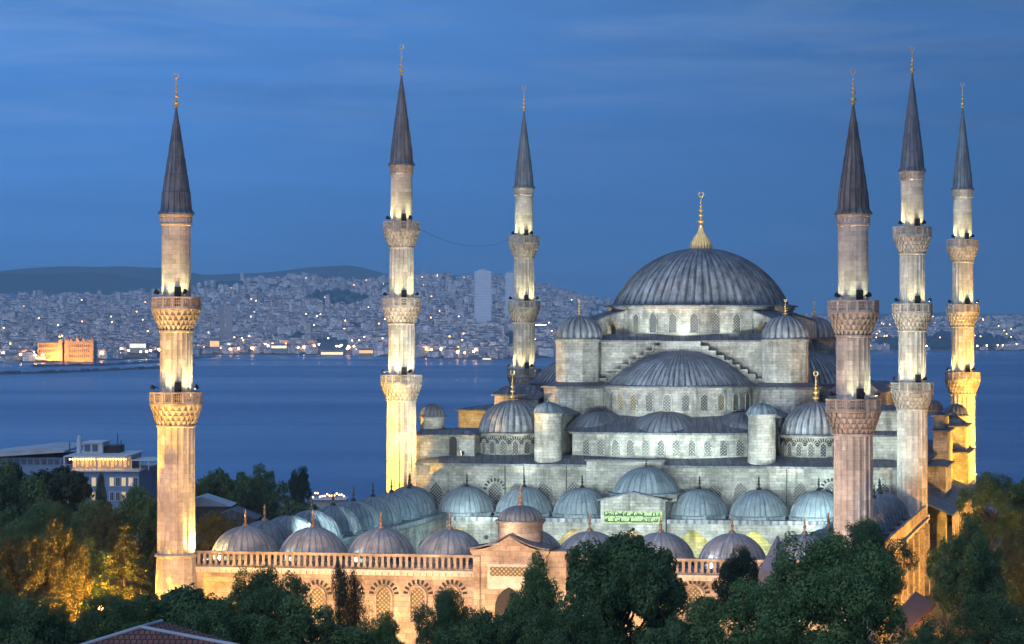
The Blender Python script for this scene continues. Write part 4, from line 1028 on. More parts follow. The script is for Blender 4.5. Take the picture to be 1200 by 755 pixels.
# taller landmarks of the far city
def highrise(x0, x1, yt, yb, D, c, label, name='tower_block', group=None, cap=True, cyl=False):
    X = (xx(x0, D) + xx(x1, D)) / 2; w_ = xx(x1, D) - xx(x0, D); z0, z1 = zz(yb, D), zz(yt, D)
    e = empty(name, (X, D, z0), label, 'tower block', group)
    m = MB(); m.rbox(X, D, .12, w_, w_ * .7, z0 - 20, z1, 0, c)
    n = max(4, int((z1 - z0) / 7))
    for i in range(n): z = z0 + (z1 - z0) * (i + .5) / n; m.rbox(X, D, .12, w_ + 1.6, w_ * .7 + 1.6, z, z + 1.4, 0, tuple(v * 1.15 for v in c))
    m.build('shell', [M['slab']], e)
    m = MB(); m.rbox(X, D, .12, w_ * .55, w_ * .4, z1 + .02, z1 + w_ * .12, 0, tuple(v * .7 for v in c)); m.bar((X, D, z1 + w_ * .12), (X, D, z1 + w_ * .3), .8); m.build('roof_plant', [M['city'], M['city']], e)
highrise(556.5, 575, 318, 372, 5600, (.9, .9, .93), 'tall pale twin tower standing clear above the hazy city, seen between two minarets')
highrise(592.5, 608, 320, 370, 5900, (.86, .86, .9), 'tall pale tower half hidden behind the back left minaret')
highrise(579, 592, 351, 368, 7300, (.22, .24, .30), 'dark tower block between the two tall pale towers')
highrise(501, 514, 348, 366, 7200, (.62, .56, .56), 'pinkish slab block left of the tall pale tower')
highrise(257, 263, 358, 390, 5400, (.30, .28, .30), 'dark slim tower block, left one of a close pair in the far city'); highrise(265, 272, 359, 390, 5400, (.38, .35, .36), 'dark slim tower block, right one of a close pair in the far city')
highrise(11, 20, 345, 353, 8200, (.05, .20, .55), 'small bright blue block on the far skyline at the left')
for i, x in enumerate((284, 291, 298, 305, 312, 319)): highrise(x - 2.5, x + 2.5, 333 + (i % 2), 349, 8650, (.78, .77, .80), 'pale slab block in a row of six on the hazy hillside', group='row of slab blocks on the hillside')
for i, (x, y) in enumerate(((325, 325), (335, 325), (346, 323), (356, 323), (378, 328), (388, 327))): highrise(x - 3, x + 3, y, y + 13, 8750, (.80, .80, .84), 'pale tower block along the crest of the far hill', group='tower blocks on the hill crest')
# dark office block with a bright blue hoarding
D = 5600; e = empty('office_block', (xx(632, D), D, zz(410, D)), 'dark blue glass office block with bright blue screen on the far shore', 'office block')
m = MB(); m.rbox(xx(634, D), D, 0, 52, 30, zz(414, D), zz(381, D), 0, (.03, .06, .16)); m.build('shell', M['city'], e)
m = MB(); m.rbox(xx(641, D), D - 16, 0, 14, .6, zz(403, D), zz(382, D)); m.build('screen', glow('blue_screen', (.01, .06, .6), 1.2), e)
m = MB()
for i in range(9): m.rbox(xx(628 + i * 1.5, D), D - 15.4, 0, 1.2, .5, zz(381.5, D), zz(380.5, D))
m.build('lit_sign_bar', M['bulbw'], e)

# ---- floodlit railway terminus on the water
D = 4020.0; sx = lambda x: xx(x, D); sz = lambda y: zz(y, D)
M['station'] = stone('terminus_stone', (.62, .42, .22), (.5, .34, .18), (.4, .28, .16), bw=3, bh=1.2)
e = empty('terminus_building', (sx(78), D, sz(421)), 'floodlit orange terminus building with pointed gables on the far waterfront', 'station')
m = MB()
m.box(sx(44), sx(72.5), D, D + 30, sz(424), sz(402)); m.box(sx(77.5), sx(110), D - 6, D + 30, sz(424), sz(400)); m.box(sx(72.502), sx(77.498), D + 8, D + 30, sz(424), sz(404))
for x in (71.5, 79, 108): m.box(sx(x - 2.4), sx(x + 2.4), D - 7.5, D + 2, sz(424), sz(398))
m.build('wall', M['station'], e)
m = MB()
for x, y in ((79, 395.5), (84, 396.5), (91, 393.5), (98, 395.5), (103.5, 396.5), (108, 394)):
    m.extr([(-3.6, 0), (3.6, 0), (1.6, (YH - y + 400 - YH) * D / F * .55), (0, (400 - y) * D / F)], (sx(x), D - 6, sz(400)), (1, 0), (0, -1), -4, 0)
m.build('gable', M['station'], e)
m = MB(); m.box(sx(43.5), sx(73), D - 1, D + 31, sz(402) + .02, sz(401)); m.box(sx(81.5), sx(105.5), D + 2, D + 31, sz(400) + .02, sz(398.5)); m.build('roof', M['lead_dk'], e)
for x in [46 + 2.4 * i for i in range(11)] + [80 + 2.4 * i for i in range(12)]:
    for y in (419, 413, 407):
        yy = D - .02 if x < 73 else D - 6.02
        m = MB(); m.box(sx(x), sx(x) + 1.7, yy - .1, yy, sz(y), sz(y) + 5); m.build('window', M['black'], e)
lamp('station_flood', (sx(62), D - 35, sz(424) + 3), 6.0e6 * .065, (1, .48, .08), (sx(60), D, sz(411)), 130, .9, 2)
lamp('station_flood', (sx(93), D - 45, sz(424) + 3), 6.0e6 * .065, (1, .48, .08), (sx(94), D, sz(411)), 130, .9, 2)
lamp('station_flood', (sx(66), D - 14, sz(424) + 3), 6.0e6 * .02, (1, .7, .2), (sx(66), D, sz(412)), 130, .9, 2)

# ---- breakwaters
M['rock'] = plain('breakwater_rock', (.10, .10, .10), .9, 0, .6, .2)
def breakwater(pts, label):
    m = MB(); rr = random.Random(3)
    for (x0, y0), (x1, y1) in zip(pts, pts[1:]):
        n = 26
        for i in range(n):
            t = (i + .5) / n; y = y0 + (y1 - y0) * t; D = (CZ - SEA) * F / (y - YH); x = x0 + (x1 - x0) * t
            m.rbox(xx(x, D), D, rr.uniform(-.3, .3), abs(xx(x1, D) - xx(x0, D)) / n * 1.5, 14, SEA - 1, SEA + rr.uniform(2.2, 4.4), 0, None, .6)
    tag(m.build('breakwater', M['rock']), label, 'breakwater')
breakwater([(-60, 440), (60, 437.5), (188, 432), (228, 428)], 'long dark rubble breakwater lying lower and nearer across the far harbour')
breakwater([(38, 430), (120, 428.5), (188, 424.5), (252, 418.5)], 'shorter dark breakwater lying just beyond the long one in the far harbour')

# ---- lamps along the far shore and in the city
def shore_lamp(mat, r_):
    m = MB(); m.bar((0, 0, -9), (0, 0, 0), .3, 5); 
    m.lathe(0, 0, [(.05, -r_), (r_ * .7, -r_ * .7), (r_, 0), (r_ * .7, r_ * .7), (.05, r_)], 8, mi=1)
    return m.build('street_lamp', [M['iron'], mat])
protos = [shore_lamp(M['bulbs'], 2.3), shore_lamp(M['bulb2'], 1.9), shore_lamp(M['bulbw'], 1.9), shore_lamp(M['bulbo'], 1.2), shore_lamp(M['bulbw'], 1.1)]
used_p = set()
def put_lamp(k, loc):
    o = protos[k] if k not in used_p else protos[k].copy()
    if k in used_p: col.objects.link(o)
    used_p.add(k); o.location = loc
    tag(o, 'lit lamp, a small glowing point on the far shore', 'street lamp', 'lamps glowing on the far shore')
rl = random.Random(12)
for x in [3 + 4.6 * i + (i * 37 % 5) for i in range(122) if (i * 7919) % 10 < 6] + [30, 36, 128, 134, 141, 150, 158, 163, 166, 172, 228, 236, 241, 247, 262, 274, 282, 296, 297, 311, 318, 336, 345, 358, 362, 372, 400, 409, 415, 421, 427, 433, 438, 498, 505, 515, 523, 531, 538, 549, 556, 566, 574, 583, 590, 1022, 1036, 1062, 1086, 1146, 1158, 1170, 1176, 1182, 1190, 940, 955, 970]:
    t = rl.uniform(.004, .06); X, D, z = land(x + rl.uniform(-2, 2), t); put_lamp(rl.choice((0, 0, 1, 1, 2)) if x < 700 else 1, (X, D, z + 11))
for i in range(75):
    x = rl.uniform(0, 690) if i % 3 else rl.choice((60, 150, 300, 430, 520)) + rl.gauss(0, 14); t = .04 + .9 * rl.random() ** 1.7; X, D, z = land(x, t); put_lamp(rl.choice((3, 3, 4)), (X, D - 10, z + 20 + 6 * rl.random()))
for i in range(34):
    x = rl.uniform(1010, 1200); t = rl.uniform(.2, .9); X, D, z = land(x, t); put_lamp(3, (X, D - 10, z + 16))
# bright shed-like ferry terminal
def glowhall(x0, x1, yt, yb, D, label, mat, name='ferry_terminal', cat='terminal'):
    e = empty(name, ((xx(x0, D) + xx(x1, D)) / 2, D, zz(yb, D)), label, cat)
    m = MB(); m.box(xx(x0, D), xx(x1, D), D, D + 20, zz(yb, D) - 8, zz(yt, D)); m.build('wall', M['trim'], e)
    m = MB(); n = max(4, int((x1 - x0) * .8))
    for i in range(n):
        a = xx(x0, D) + (xx(x1, D) - xx(x0, D)) * (i + .2) / n; b = a + (xx(x1, D) - xx(x0, D)) / n * .6; m.box(a, b, D - .2, D - .02, zz(yb - (yb - yt) * .15, D), zz(yt + (yb - yt) * .25, D))
    m.build('window_band', mat, e)
    m = MB(); m.box(xx(x0 - .6, D), xx(x1 + .6, D), D - 3, D + 22, zz(yt, D) + .02, zz(yt - .8, D)); m.build('roof', M['trim'], e)
G1 = glow('terminal_glow', (1, .82, .45), 2.6); G2 = glow('office_glow', (.95, 1, .85), 1.8); G3 = glow('shop_glow', (1, .55, .18), 2.2)
glowhall(376, 402, 411.5, 416.5, 4820, 'long brightly lit white terminal at the water edge, left of the golden minaret', G1)
glowhall(152, 171, 401, 409, 4500, 'bright cream lit building just left of the first minaret on the far waterfront', G2, 'lit_hall', 'hall')
glowhall(24, 36, 403, 411, 4300, 'pale green lit building left of the orange terminus', G2, 'lit_hall', 'hall')
glowhall(246, 257, 397, 408, 4900, 'orange lit block right of the first minaret on the far shore', G3, 'lit_block', 'block')
glowhall(318, 336, 404, 409, 5000, 'low cream lit hall on the far shore near dark trees', G1, 'lit_hall', 'hall')
glowhall(421, 437, 409, 415, 4700, 'small golden lit mosque-like hall beside the golden minaret', G3, 'lit_hall', 'hall')
# boats
def boat(x, y, L, label, lit):
    D = (CZ - SEA) * F / (y - YH); e = empty('boat', (xx(x, D), D, SEA), label, 'boat', 'boats in the far harbour'); X = xx(x, D)
    m = MB(); h = L * .12; pts = [(-L / 2, -2.6), (L * .36, -2.6), (L / 2, 0), (L * .36, 2.6), (-L / 2, 2.6)]
    m.prism([(X + a, D + b) for a, b in pts], SEA - .5, SEA + h); m.build('hull', M['trim'], e)
    m = MB(); m.box(X - L * .36, X + L * .2, D - 2, D + 2, SEA + h + .01, SEA + h * 1.9); m.box(X - L * .2, X + L * .1, D - 1.5, D + 1.5, SEA + h * 1.9 + .01, SEA + h * 2.5); m.bar((X, D, SEA + h * 2.5), (X, D, SEA + h * 4), .15); m.build('cabin', M['trim'], e)
    if lit: m = MB(); m.box(X - L * .34, X + L * .18, D - 2.1, D - 2.02, SEA + h * 1.2, SEA + h * 1.6); m.build('cabin_lights', G1, e)
for i, (x, y, L, lab, lit) in enumerate(((118, 421.5, 42, 'white ferry moored right of the orange terminus', 1), (137, 421, 38, 'lit ferry moored farthest right in the far harbour', 1), (14, 426, 30, 'white boat lying left of the orange terminus', 0), (84, 423, 34, 'boat moored in front of the orange terminus', 0), (48, 424.5, 44, 'white boat under the left wing of the orange terminus', 1), (572, 424, 30, 'small lit boat on the open water below the pale tower', 1), (1040, 413.5, 30, 'small boat near the far right shore', 0))): boat(x, y, L, lab, lit)

# ================================================================== TREES
import numpy as np
def leafmesh(name, seed, n, kind, s):
    g = np.random.default_rng(seed)
    if kind == 'broad':
        nl = 64; c = g.normal(size=(nl, 3)); c /= np.linalg.norm(c, axis=1)[:, None]; c *= g.uniform(.42, .88, nl)[:, None]; c[:, 2] = c[:, 2] * .92 + .02
        r = g.uniform(.12, .25, nl)
        sub = 10; c2 = []; r2 = []
        for i in range(nl):
            for j in range(sub):
                d = g.normal(size=3); d /= np.linalg.norm(d); d += c[i] * .8; d /= np.linalg.norm(d)
                c2.append(c[i] + d * r[i] * g.uniform(.7, 1.15)); r2.append(r[i] * g.uniform(.25, .55))
        C = np.vstack([c, np.array(c2)]); Rr = np.concatenate([r, np.array(r2)])
    elif kind == 'cypress':
        nl = 90; z = g.uniform(-1, 1, nl); w_ = np.sin(np.clip((1 - z) / 2, 0, 1) ** .75 * pi * .80) * .9 + .06; a = g.uniform(0, 2 * pi, nl); rad = w_ * g.uniform(.3, .85, nl)
        C = np.stack([rad * np.cos(a), rad * np.sin(a), z * .95], 1); Rr = .10 + .22 * w_ * g.uniform(.6, 1, nl)
    elif kind == 'cedar':
        C = []; Rr = []
        for k in range(13):
            z = -1 + 1.9 * k / 12; w_ = (1 - (k / 13.2) ** 1.2) * .95 + .05
            for j in range(int(4 + 7 * w_)):
                a = g.uniform(0, 2 * pi)
                for f in (.35, .6, .82, 1.0):
                    C.append((w_ * f * cos(a), w_ * f * sin(a), z - .16 * f * w_ + g.uniform(-.03, .03))); Rr.append(.05 + .12 * w_ * (1.2 - f))
        C = np.array(C); Rr = np.array(Rr)
    p = Rr ** 2 / (Rr ** 2).sum(); idx = g.choice(len(C), n, p=p)
    d = g.normal(size=(n, 3)); d /= np.linalg.norm(d, axis=1)[:, None]; d[:, 2] += .25
    if kind == 'cedar': d[:, 2] *= .45
    P = C[idx] + d * (Rr[idx] * g.uniform(.72, 1.10, n))[:, None]
    nn = d + g.normal(size=(n, 3)) * .42; nn /= np.linalg.norm(nn, axis=1)[:, None]
    t = np.cross(nn, g.normal(size=(n, 3))); t /= np.linalg.norm(t, axis=1)[:, None]; b = np.cross(nn, t)
    sz = (s * g.uniform(.6, 1.3, n))[:, None]
    tip = P + t * sz; bk = P - t * sz; l = P + b * sz * .5 + nn * sz * .12; r_ = P - b * sz * .5 + nn * sz * .12
    V = np.stack([bk, r_, tip, l], 1).reshape(-1, 3)
    me = bpy.data.meshes.new(name); me.vertices.add(4 * n); me.vertices.foreach_set('co', V.ravel())
    me.loops.add(4 * n); me.loops.foreach_set('vertex_index', np.arange(4 * n, dtype=np.int32)); me.polygons.add(n); me.polygons.foreach_set('loop_start', np.arange(0, 4 * n, 4, dtype=np.int32))
    me.update(calc_edges=True); me.validate()
    return me, C, Rr
def foliage(name, a, b_c):
    m, N_, L_, b = newmat(name)
    tc = nd(N_, 'ShaderNodeTexCoord'); oi = nd(N_, 'ShaderNodeObjectInfo')
    n1 = noise(N_, L_, tc.outputs['Object'], 3.5, 3, .6); n2 = noise(N_, L_, tc.outputs['Object'], 40., 1, .5)
    k = mixc(N_, L_, a, b_c, rng(N_, L_, n1, .35, .65)); k = mixc(N_, L_, k, (1.7, 1.6, 1.1), rng(N_, L_, n2, .5, .75, 0, .8), 'MULTIPLY')
    L_.new(k, b.inputs['Base Color']); b.inputs['Roughness'].default_value = .55; b.inputs['Specular IOR Level'].default_value = .25
    tr = nd(N_, 'ShaderNodeBsdfTranslucent'); L_.new(k, tr.inputs[0]); ms = nd(N_, 'ShaderNodeMixShader'); ms.inputs[0].default_value = .25
    o_ = N_['Material Output']; L_.new(b.outputs[0], ms.inputs[1]); L_.new(tr.outputs[0], ms.inputs[2]); L_.new(ms.outputs[0], o_.inputs['Surface']); return m
FM = [foliage('dark_foliage', (.05, .10, .042), (.125, .195, .07)), foliage('green_foliage', (.075, .135, .05), (.165, .25, .085)), foliage('lamplit_olive_foliage', (.065, .075, .028), (.11, .11, .04)), foliage('conifer_foliage', (.02, .042, .028), (.045, .075, .042))]  # olive set is reddened to carry orange lamp light in its colour
M['bark'] = plain('bark', (.07, .055, .04), .95, 0, .5, 4.)
PR = {}
def proto(kind, q, v):
    k = (kind, q, v)
    if k not in PR:
        n, s = {'hi': (70000, .021), 'mid': (26000, .034), 'lo': (9000, .055)}[q]
        if kind == 'cypress': s *= .75
        if kind == 'cedar': s *= .8; n = int(n * .8)
        s *= (1.0, .8, 1.35, 1.1)[v % 4]
        PR[k] = leafmesh('leaves', 100 + v * 7 + len(kind), n, kind, s)
    return PR[k]
rt = random.Random(4)
def tree(name, label, xc, yt, yb, wpx, D, kind='broad', fm=0, q='mid', v=0, group='trees around the mosque', depth=None):
    X = xx(xc, D); z1 = zz(yt, D); z0 = zz(yb, D); rw = wpx * D / F / 2; hz = (z1 - z0) / 2; zc = (z1 + z0) / 2
    g0 = gz(X, D); zc = max(zc, g0 + hz + .5) if False else zc
    e = empty(name, (X, D, g0), label, 'tree', group)
    me, C, Rr = proto(kind, q, v)
    me2 = me
    if len(me.materials) == 0: me.materials.append(FM[fm])
    c = bpy.data.objects.new('crown', me); col.objects.link(c); c.parent = e; c.location = (0, 0, zc - g0); c.scale = (rw, rw * (depth or 1), hz); c.rotation_euler.z = rt.uniform(0, 6.28)
    c.material_slots[0].link = 'OBJECT'; c.material_slots[0].material = FM[fm]
    m = MB(); rt_ = max(.18, min(.5, rw * .07)); top = zc + (hz * .75 if kind != 'broad' else 0)
    m.bar((X, D, g0 - .3), (X, D, top), rt_, 9, 0, rt_ * .45)
    if kind == 'broad':
        for i in range(7):
            a = i * 2.4; h = zc - hz * .5; m.bar((X, D, h - hz * .2 + i * hz * .07), (X + rw * .55 * cos(a), D + rw * .55 * sin(a), zc + hz * (.0 + .5 * (i % 3) / 2)), rt_ * .5, 6, 0, rt_ * .12)
    m.build('trunk', M['bark'], e)
T = tree
def B(label, x, y0, y1, w_, D, fm=0, q='mid', v=0, **k): tree('broadleaf_tree', label, x, y0, y1, w_, D, 'broad', fm, q, v, **k)
B('largest bright green tree, filling the bottom right centre below the grey minaret', 966, 628, 850, 200, 105, 1, 'hi', 0)
B('broad green tree spreading left of the largest tree, below the obelisk tip', 872, 688, 850, 165, 110, 1, 'hi', 3)
B('dark tree top above the largest tree, right at the grey minaret foot', 1014, 604, 730, 112, 124, 0, 'hi', 1)
B('big dark tree in front of the courtyard wall, right of the gabled gateway', 728, 610, 800, 150, 130, 0, 'hi', 2)
B('small dark round tree left of the stone obelisk tip', 868, 641, 740, 60, 160, 3, 'hi', 0)
B('round dark tree left of the gateway, in front of the courtyard wall', 524, 685, 820, 96, 150, 0, 'hi', 1)
B('bushy green tree reaching up in front of the gabled gateway', 626, 656, 830, 100, 142, 1, 'hi', 3)
B('dark bush tree at the bottom edge between the round tree and the gateway tree', 570, 704, 860, 110, 128, 0, 'hi', 2)
B('low dark tree at the bottom edge between gateway tree and big dark tree', 668, 704, 860, 120, 118, 0, 'hi', 0)
tree('cypress', 'dark pointed twin cypress, left one, in front of the courtyard wall', 397, 664, 840, 44, 160, 'cypress', 3, 'mid', 0)
tree('cypress', 'dark pointed twin cypress, right one, in front of the courtyard wall', 416, 672, 840, 50, 161, 'cypress', 3, 'mid', 1)
B('leafy tree before the courtyard wall, first one right of the left minaret foot', 308, 666, 800, 118, 160, 0, 'hi', 0)
B('wide dark tree below the foot of the left minaret', 212, 676, 830, 150, 140, 0, 'hi', 2)
B('dark tree just left of the foot of the left minaret, above the tiled roof', 128, 690, 850, 140, 128, 0, 'hi', 1)
B('low flowering green tree in front of the leafy tree and twin cypress', 350, 706, 860, 160, 128, 1, 'hi', 3)
B('small low tree right of the twin cypress at the bottom edge', 446, 720, 850, 90, 130, 1, 'hi', 0)
B('dark tree in the lower left corner beside the tiled roof', 38, 700, 860, 140, 125, 0, 'hi', 0)
B('tree at the left picture edge above the lower left corner', -6, 670, 800, 96, 150, 0, 'hi', 1)
B('low dark tree directly behind the tiled roof peak', 250, 712, 860, 130, 122, 0, 'hi', 3)
B('tree glowing strongest orange in lamp light at lower left', 64, 616, 740, 84, 190, 2, 'hi', 3)
B('olive tree at the left edge beside the strongest orange lit tree', 8, 622, 730, 90, 205, 2, 'hi', 2)
tree('cedar', 'layered cedar with orange lit branches left of the first minaret', 146, 612, 710, 80, 205, 'cedar', 2, 'mid', 0)
B('shaded tree between the strongest orange lit tree and the cedar', 104, 636, 740, 60, 215, 0, 'mid', 3)
B('dim brown tree squeezed between cedar and first minaret', 182, 640, 740, 50, 222, 2, 'mid', 2)
B('broad dark tree below the blue hotel', 62, 584, 690, 120, 245, 0, 'hi', 1)
B('brown green tree right of the broad one below the blue hotel', 122, 596, 700, 80, 236, 2, 'mid', 3)
B('tree right below the blue hotel, touching the first minaret', 164, 570, 690, 76, 245, 0, 'mid', 0)
B('dark tree standing at the left edge below the sloping roof', 6, 546, 680, 110, 270, 0, 'mid', 3)
B('low dark tree hiding the foot of the blue hotel', 110, 586, 660, 90, 262, 0, 'mid', 0)
B('thin tree rising in front of the blue hotel terrace', 70, 541, 616, 72, 285, 3, 'lo', 2)
B('thin tree under the sloping white roof at far left', 16, 540, 606, 60, 290, 3, 'lo', 1)
tree('cypress', 'slim dark cypress standing in front of the blue hotel', 118, 556, 622, 17, 285, 'cypress', 3, 'mid', 0)
tree('cypress', 'smaller slim cypress left of the one before the blue hotel', 93, 573, 616, 11, 287, 'cypress', 3, 'mid', 1)
B('olive tree lit warm behind the first minaret shaft', 252, 596, 670, 72, 265, 2, 'mid', 1)
B_ = 'dark trees between the courtyard and the sea'
B('dark domed tree left in the clump by the sea', 262, 543, 640, 74, 400, 0, 'mid', 2, group=B_)
B('dark domed tree right in the clump by the sea', 306, 549, 640, 66, 400, 0, 'mid', 3, group=B_)
B('lower dark tree at the left foot of the clump by the sea', 236, 562, 640, 50, 395, 0, 'lo', 0, group=B_)
B('lowest dark tree before the clump by the sea', 298, 572, 650, 52, 370, 3, 'lo', 1, group=B_)
B('tall dark tree standing alone right of the clump by the sea', 353, 547, 620, 31, 420, 3, 'mid', 0, group=B_)
B('low dark bush tree behind the left courtyard domes', 345, 582, 650, 70, 385, 0, 'lo', 2, group=B_)
B('small low tree left of the lit waterside pavilion', 388, 592, 650, 44, 390, 0, 'lo', 1, group=B_)
B('broad tree with brown lit underside at the right edge, against the water', 1162, 555, 640, 88, 240, 0, 'hi', 0)
B('tree cut by the right edge beside the broad one against the water', 1208, 553, 650, 64, 250, 0, 'mid', 2)
B('dark green tree below the broad right tree, beside the gold lit flank', 1142, 610, 740, 104, 170, 0, 'hi', 3)
B('brown lit tree at the right edge under the broad tree', 1198, 612, 700, 50, 215, 2, 'mid', 3)
B('tree glowing orange in lamp light at the right edge', 1200, 640, 740, 60, 190, 2, 'hi', 1)
B('slender tree hiding part of the gold arcade', 1107, 624, 720, 38, 188, 0, 'mid', 2)
B('wide dark tree in the lower right corner', 1158, 690, 860, 165, 128, 0, 'hi', 1)
B('low tree at the bottom between the lodge roof and the corner tree', 1078, 736, 850, 70, 120, 0, 'hi', 0)
B('low dark tree at the bottom edge left of the broad green tree', 800, 712, 860, 110, 112, 0, 'hi', 2)
# far trees: dark tufts in the city
m = MB(); rr = random.Random(8)
k_ = 0
while k_ < 900:
    x = rr.uniform(0, 1200); t = rr.uniform(.01, .97); X, D, z = land(x, t); y = YH - (z - CZ) * F / D
    wd = is_wood(x, y)
    if not wd and rr.random() > (.10 if x < 700 else .30): continue
    s_ = rr.uniform(5, 11) * (1.3 if wd else 1)
    m.lathe(X, D, [(s_ * .5, z - 3), (s_ * rr.uniform(.9, 1.1), z + s_ * .4), (s_ * .8, z + s_ * .95), (s_ * .3, z + s_ * 1.3)], 6); k_ += 1
tag(m.build('far_woods', M['wood']), 'dark tufts of trees scattered through the far city', None, None, 'stuff')

# ================================================================== NEAR BUILDINGS
M['blue_wall'] = plain('pale_blue_render', (.20, .29, .42), .8, 0, .2, .5); M['white'] = plain('white_paint', (.55, .56, .57), .6, 0, .15, 1.)
M['tile'] = None
m_, N_, L_, b_ = newmat('clay_tiles'); tc = nd(N_, 'ShaderNodeTexCoord')
br = nd(N_, 'ShaderNodeTexBrick', Scale=1.0); br.inputs['Brick Width'].default_value = .24; br.inputs['Row Height'].default_value = .36; br.inputs['Mortar Size'].default_value = .03; br.inputs['Color1'].default_value = (.30, .10, .065, 1); br.inputs['Color2'].default_value = (.20, .075, .05, 1); br.inputs['Mortar'].default_value = (.03, .02, .02, 1)
L_.new(tc.outputs['UV'], br.inputs['Vector']); L_.new(br.outputs[0], b_.inputs['Base Color']); bp = nd(N_, 'ShaderNodeBump', Strength=.8, Distance=.05); bp.invert = True; L_.new(br.outputs['Fac'], bp.inputs['Height']); L_.new(bp.outputs[0], b_.inputs['Normal']); b_.inputs['Roughness'].default_value = .8; M['tile'] = m_
M['win_warm'] = glow('warm_window', (1, .66, .36), .5); M['win_dim'] = plain('dim_glass', (.10, .13, .18), .15, 0, .2); M['white_roof'] = plain('pale_roof', (.45, .47, .5), .6, 0, .3, .5)
# blue hotel with roof terrace
D = 330.0; hx = lambda x: xx(x, D); hz_ = lambda y: zz(y, D)
e = empty('hotel', (hx(122), D + 6, gz(hx(122), D)), 'pale blue hotel with brightly lit roof terrace among the trees at left', 'hotel')
m = MB(); m.box(hx(76), hx(163), D, D + 16, -8, hz_(553)); m.build('wall', M['blue_wall'], e)
m = MB(); m.box(hx(75), hx(164), D - .5, D + 16.4, hz_(553) + .01, hz_(551.5)); m.build('cornice', M['white'], e)
for i, x in enumerate((82, 88, 108, 129, 136, 143, 151, 157)):
    for j, y in enumerate((560, 577)):
        lit = (i + 2 * j) % 3 != 1 if j == 0 else i in (2, 5)
        m = MB(); m.box(hx(x) - .12, hx(x + 4.3) + .12, D - .10, D - .001, hz_(y + 9.5) - .1, hz_(y) + .1); m.box(hx(x), hx(x + 4.3), D - .14, D - .101, hz_(y + 9.5), hz_(y), 1); m.box(hx(x + 2.05), hx(x + 2.25), D - .18, D - .141, hz_(y + 9.5), hz_(y))
        m.build('window', [M['white'], M['win_warm'] if lit else M['win_dim']], e)
m = MB()
for x in [77 + 5.1 * i for i in range(14)]: m.bar((hx(x), D + .3, hz_(551.4)), (hx(x), D + .3, hz_(545)), .035)
m.bar((hx(77), D + .3, hz_(545)), (hx(147), D + .3, hz_(545)), .04); m.bar((hx(77), D + .3, hz_(548)), (hx(147), D + .3, hz_(548)), .025); m.build('terrace_railing', M['white'], e)
m = MB(); m.box(hx(77), hx(147), D + 5, D + 14, hz_(551.3), hz_(536)); m.build('restaurant', M['trim'], e)
m = MB()
for i in range(14): x = 78 + 5 * i; m.box(hx(x), hx(x + (3.4, 2.0, 2.8)[i % 3]), D + 4.85, D + 4.99, hz_(550 - i * 5 % 3), hz_(540 + (i * 7 % 4)))
m.build('restaurant_glazing', glow('restaurant_glow', (1, .56, .20), .26), e)
m = MB(); m.box(hx(74), hx(149), D + .6, D + 15, hz_(536) + .01, hz_(534.6)); m.bar((hx(74), D + .7, hz_(551)), (hx(74), D + .7, hz_(535)), .1); m.bar((hx(112), D + .7, hz_(551)), (hx(112), D + .7, hz_(535)), .1); m.bar((hx(148), D + .7, hz_(551)), (hx(148), D + .7, hz_(535)), .1); m.build('canopy', M['white'], e)
m = MB(); m.box(hx(87), hx(110), D + 7, D + 13, hz_(534.5), hz_(522.5)); m.box(hx(86.4), hx(110.6), D + 6.6, D + 13.4, hz_(522.4), hz_(521)); pw_ = m.build('penthouse', M['white'], e)
m = MB(); m.box(hx(88.5), hx(95), D + 6.85, D + 6.99, hz_(532), hz_(524)); m.box(hx(98), hx(104), D + 6.85, D + 6.99, hz_(532), hz_(524)); m.build('glazing', M['win_dim'], pw_)
m = MB(); m.box(hx(111), hx(128), D + 8, D + 13, hz_(534.5), hz_(526)); m.build('plant_room', M['iron'], e)
m = MB(); m.bar((hx(80.5), D + 8, hz_(535)), (hx(80.5), D + 8, hz_(516)), .36, 12); m.bar((hx(80.5), D + 8, hz_(516.5)), (hx(82), D + 8, hz_(515)), .40, 12); m.build('flue', M['white'], e)
m = MB()
for x, y in ((124, 512), (66, 522), (128, 520)): m.bar((hx(x), D + 10, hz_(535)), (hx(x), D + 10, hz_(y)), .07, 6)
m.build('mast', M['iron'], e)
m = MB()
for i in range(22): x = 78 + 3.2 * i; m.lathe(hx(x), D + 2.4, [(.02, hz_(539.5) - .16), (.14, hz_(539.5)), (.02, hz_(539.5) + .16)], 6)
m.build('terrace_lights', glow('terrace_bulb', (1, .62, .26), 7), e)
m = MB(); m.box(hx(148.5), hx(182), D + 3, D + 12, hz_(541.6), hz_(540.8))
for x in (150, 160, 170, 181): m.bar((hx(x), D + 3.2, hz_(553)), (hx(x), D + 3.2, hz_(541.5)), .07)
m.build('pergola', M['white'], e)
for x in (86, 98, 116, 134): lamp('terrace_lamp', (hx(x), D + 2.5, hz_(538)), 110, (1, .62, .25), None, r=.15)
e = empty('townhouse', (hx(172), D + 20, -4), 'pinkish townhouse with tall windows behind the blue hotel, next to the first minaret', 'house')
m = MB(); m.box(hx(160), hx(186), D + 17, D + 28, -10, hz_(553)); m.build('wall', plain('pink_render', (.42, .30, .27), .85, 0, .3, .5), e)
for x in (163, 170, 177): 
    m = MB(); m.box(hx(x), hx(x + 4), D + 16.85, D + 17.0, hz_(573), hz_(560)); m.box(hx(x - .5), hx(x + 4.5), D + 16.9, D + 16.999, hz_(573.6), hz_(573.05), 1); m.build('window', [M['win_dim'], M['white']], e)
m = MB(); m.box(hx(159), hx(187), D + 16.5, D + 28.5, hz_(553) + .01, hz_(551.5)); m.build('roof', M['white'], e)
e = empty('low_hall', (hx(25), D + 12, -4), 'low building with a long sloping white roof at the left edge', 'building')
